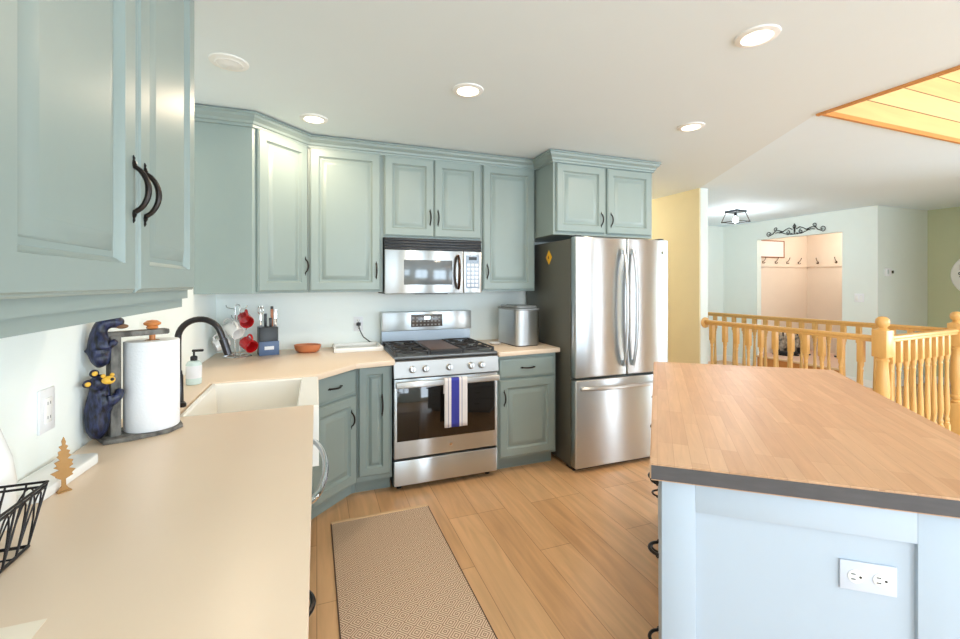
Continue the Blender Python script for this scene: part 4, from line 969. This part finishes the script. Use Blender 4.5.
# ------------------------------------------------------------------ far wall: decor, switch, thermostat, clock
o = thing('scroll_wall_decor', 'black wrought iron scroll ornament above the coat room opening', 'wall decor', (7.03, 4.625, 2.245), -PI/2)
b = MB()    # local x to the viewer's right, -y out of the wall
def spiral(cx, cz, r0, turns, a0, sg, n=22):
    return [(cx+sg*r0*(1-0.8*i/n)*math.cos(a0+turns*2*PI*i/n), -0.012, cz+r0*(1-0.8*i/n)*math.sin(a0+turns*2*PI*i/n)) for i in range(n+1)]
for sg in (-1, 1):
    b.tube([(sg*x, -0.012, z) for x, z in ((0.03, 0.02), (0.08, 0.05), (0.13, 0.03), (0.18, 0.0), (0.24, 0.025), (0.30, 0.03), (0.34, -0.02), (0.40, -0.045))], 0.007, 6)
    b.tube(spiral(sg*0.405, -0.012, 0.045, 1.1, -PI/2, sg), 0.006, 6)
    b.tube(spiral(sg*0.29, 0.055, 0.035, 1.1, -PI/2, sg), 0.006, 6)
    b.tube(spiral(sg*0.10, -0.02, 0.035, 1.1, PI/2, sg), 0.006, 6)
    b.tube([(sg*x, -0.012, z) for x, z in ((0.03, -0.04), (0.10, -0.055), (0.16, -0.03), (0.24, 0.0), (0.30, -0.01))], 0.006, 6)
    for a in (0.3, 0.0, -0.3): b.tube([(sg*0.17, -0.012, 0.0), (sg*(0.17+0.08*math.cos(a)), -0.012, 0.08*math.sin(a))], [0.007, 0.002], 6)
    b.tube([(sg*x, -0.012, z) for x, z in ((0.0, 0.10), (0.02, 0.07), (0.012, 0.04), (0.0, 0.02))], 0.006, 6)
b.tube([(0, -0.012, -0.055), (0, -0.012, 0.115)], [0.008, 0.003], 6); b.tube([(-0.06, -0.012, -0.055), (0.06, -0.012, -0.055)], 0.006, 6)
b.box(-0.01, 0.01, -0.012, 0.0, -0.02, 0.02); b.build('scrollwork', BLACK, o)
o = thing('light_switch', 'white light switch plate right of the coat room opening', 'switch', (7.03, 3.76, 1.215), -PI/2)
b = MB(); b.box(-0.058, 0.058, -0.006, 0, -0.058, 0.058, 0.002); b.build('plate', PLATE, o)
for x in (-0.024, 0.024):
    b = MB(); b.box(x-0.016, x+0.016, -0.010, -0.005, -0.033, 0.033, 0.002); b.build('rocker', WHITEPL, o)
o = thing('thermostat', 'small white thermostat with a dark dial on the pale corner wall', 'thermostat', (7.255, 3.55, 1.57), 0)
b = MB(); b.box(-0.07, 0.045, -0.022, 0, -0.055, 0.05, 0.004); b.build('case', PLATE, o)
b = MB(); b.box(-0.05, -0.02, -0.024, -0.021, -0.03, 0.03); b.build('display', mat('pale_screen', rgb(190, 200, 200), 0.3), o)
b = MB(); b.box(0.075, 0.10, -0.02, 0, -0.02, 0.02, 0.004); b.build('sensor', BLACK, o)
o = thing('wall_clock', 'round white wall clock on the olive shaded living room wall', 'clock', (8.2, 3.005, 1.53), -PI/2)
b = MB(); b.lathe([(0, 0), (0.30, 0), (0.30, 0.018), (0.288, 0.024), (0.275, 0.018), (0, 0.016)], (0, 0, 0), 48, (0, -1, 0)); b.build('dial', mat('clock_dial', rgb(242, 243, 240), 0.6), o)
for hr in range(1, 13):
    cu = bpy.data.curves.new('numeral', 'FONT'); cu.body = str(hr); cu.size = 0.10; cu.align_x = 'CENTER'; cu.align_y = 'CENTER'; cu.extrude = 0.001
    a = PI/2-hr*PI/6; tmp = bpy.data.objects.new('numeral', cu); C.objects.link(tmp)
    dg = bpy.context.evaluated_depsgraph_get(); me = bpy.data.meshes.new_from_object(tmp.evaluated_get(dg)); bpy.data.objects.remove(tmp)
    me.transform(Matrix.Translation((0.20*math.cos(a), -0.020, 0.20*math.sin(a))) @ Matrix.Rotation(PI/2, 4, 'X')); me.materials.clear(); me.materials.append(SOFFITGREY)
    q = bpy.data.objects.new('numeral', me); C.objects.link(q); q.parent = o
for a, l_, w_ in ((PI/2+0.9, 0.13, 0.008), (PI/2-1.0, 0.19, 0.006)):
    b = MB(); b.tube([(0, -0.024, 0), (l_*math.cos(a), -0.024, l_*math.sin(a))], w_, 6, sy=0.3); b.build('hand', SOFFITGREY, o)

# ------------------------------------------------------------------ coat room
def Yu(u, y):
    t = (u-480)/433.07; d = y/(0.93578-t*0.35258); return d*(0.35258+t*0.93578)
def Xu(u, x):
    t = (u-480)/433.07; d = x/(0.35258+t*0.93578); return d*(0.93578-t*0.35258)
HZ = 1.745
b = MB(); b.box(7.14, 8.46, 5.332, 5.35, HZ-0.045, HZ+0.0, 0.003).box(8.442, 8.46, 3.66, 5.332, HZ-0.045, HZ+0.0, 0.003)
tag(b.build('hook_rail', WALLP), 'peach painted hook rail around the coat room walls', 'hook rail')
def make_hook():
    t_ = thing('coat_hook', 'bronze coat hook', 'hook', (0, 0, 0), 0, 'coat hooks in the coat room')
    b = MB(); b.box(-0.016, 0.016, -0.005, 0, -0.02, 0.035, 0.002); b.build('back_plate', BRASS, t_)
    b = MB(); b.tube([(0, -0.004, 0.02), (0, -0.03, 0.035), (0, -0.06, 0.075), (0, -0.075, 0.115)], 0.007, 6); b.ball((0, -0.076, 0.118), 0.011); b.tube([(0, -0.004, -0.005), (0, -0.03, -0.02), (0, -0.05, -0.005)], 0.007, 6); b.ball((0, -0.052, 0.0), 0.011); b.build('prong', BRASS, t_)
    return t_
hk = None
names_ = ['leftmost bronze coat hook, under the framed board', 'second bronze coat hook from the framed board', 'third bronze coat hook from the framed board', 'bronze coat hook nearest the corner on the left wall of the coat room', 'bronze coat hook nearest the corner on the back wall of the coat room', 'bronze coat hook at the right edge of the coat room opening']
for i, u in enumerate((763, 775.5, 787, 798.5, 818, 836.5)):
    h = make_hook() if hk is None else copy_tree(hk); h.scale = (0.75, 0.75, 0.75)
    hk = hk or h; h['label'] = names_[i]
    if i < 4: at(h, (Yu(u, 5.345), 5.35, HZ+0.035), 0)
    else: at(h, (8.46, Xu(u, 8.455), HZ+0.035), -PI/2)
x1 = Yu(784.5, 5.33)
o = thing('framed_board', 'white board in a brown frame on the coat room wall', 'picture', (x1, 5.35, 2.02), 0)
b = MB(); b.box(-0.79, -0.015, -0.016, 0, -0.135, 0.135); b.build('board', WBOARD, o)
b = MB(); b.box(-0.80, 0.0, -0.022, 0, 0.135, 0.152).box(-0.80, 0.0, -0.022, 0, -0.152, -0.135).box(-0.017, 0.0, -0.022, 0, -0.135, 0.135).box(-0.80, -0.785, -0.022, 0, -0.135, 0.135); b.build('frame', FRAMEB, o)
def boot(x, y, rz, label, m_=BOOT, tall=0.10):
    t_ = thing('shoe', label, 'shoe', (x, y, 0.185), rz, 'shoes on the coat room floor')
    b = MB(); b.prism(rrect(0.045, 0.13, 0.04), 0, 0.022, 0.004); b.build('sole', BLACK, t_)
    b = MB(); b.ball((0, -0.045, 0.045), 0.05, (0.85, 1.6, 0.75)); b.lathe([(0.042, 0.02), (0.045, tall*0.7), (0.040, tall), (0.034, tall), (0.036, 0.04)], (0, 0.06, 0), 18); b.build('upper', m_, t_)
    return t_
boot(7.45, 5.13, 0.2, 'dark shoe at the left of the row on the coat room floor')
boot(7.62, 5.08, 0.0, 'dark shoe beside the patterned bags in the coat room')
boot(7.90, 5.06, -0.2, 'dark shoe below the right patterned bag in the coat room')
boot(8.2, 4.62, 1.2, 'pale tall boot standing on the coat room floor', mat('pale_boot', rgb(222, 214, 204), 0.7), 0.30)
def bag(x, y, label):
    t_ = thing('tote_bag', label, 'bag', (x, y, 0.185), 0.1, 'patterned bags in the coat room')
    b = MB(); b.prism(rrect(0.13, 0.05, 0.04), 0.0, 0.30, 0.015); b.build('body', BAG, t_)
    for yy in (-0.035, 0.035):
        b = MB(); b.tube([(-0.06, yy, 0.29), (-0.05, yy, 0.38), (0.0, yy, 0.42), (0.05, yy, 0.38), (0.06, yy, 0.29)], 0.006, 6); b.build('strap', BOOT, t_)
bag(7.72, 5.28, 'left patterned tote bag standing behind the dark shoes'); bag(8.06, 5.26, 'right patterned tote bag standing near the coat room corner')
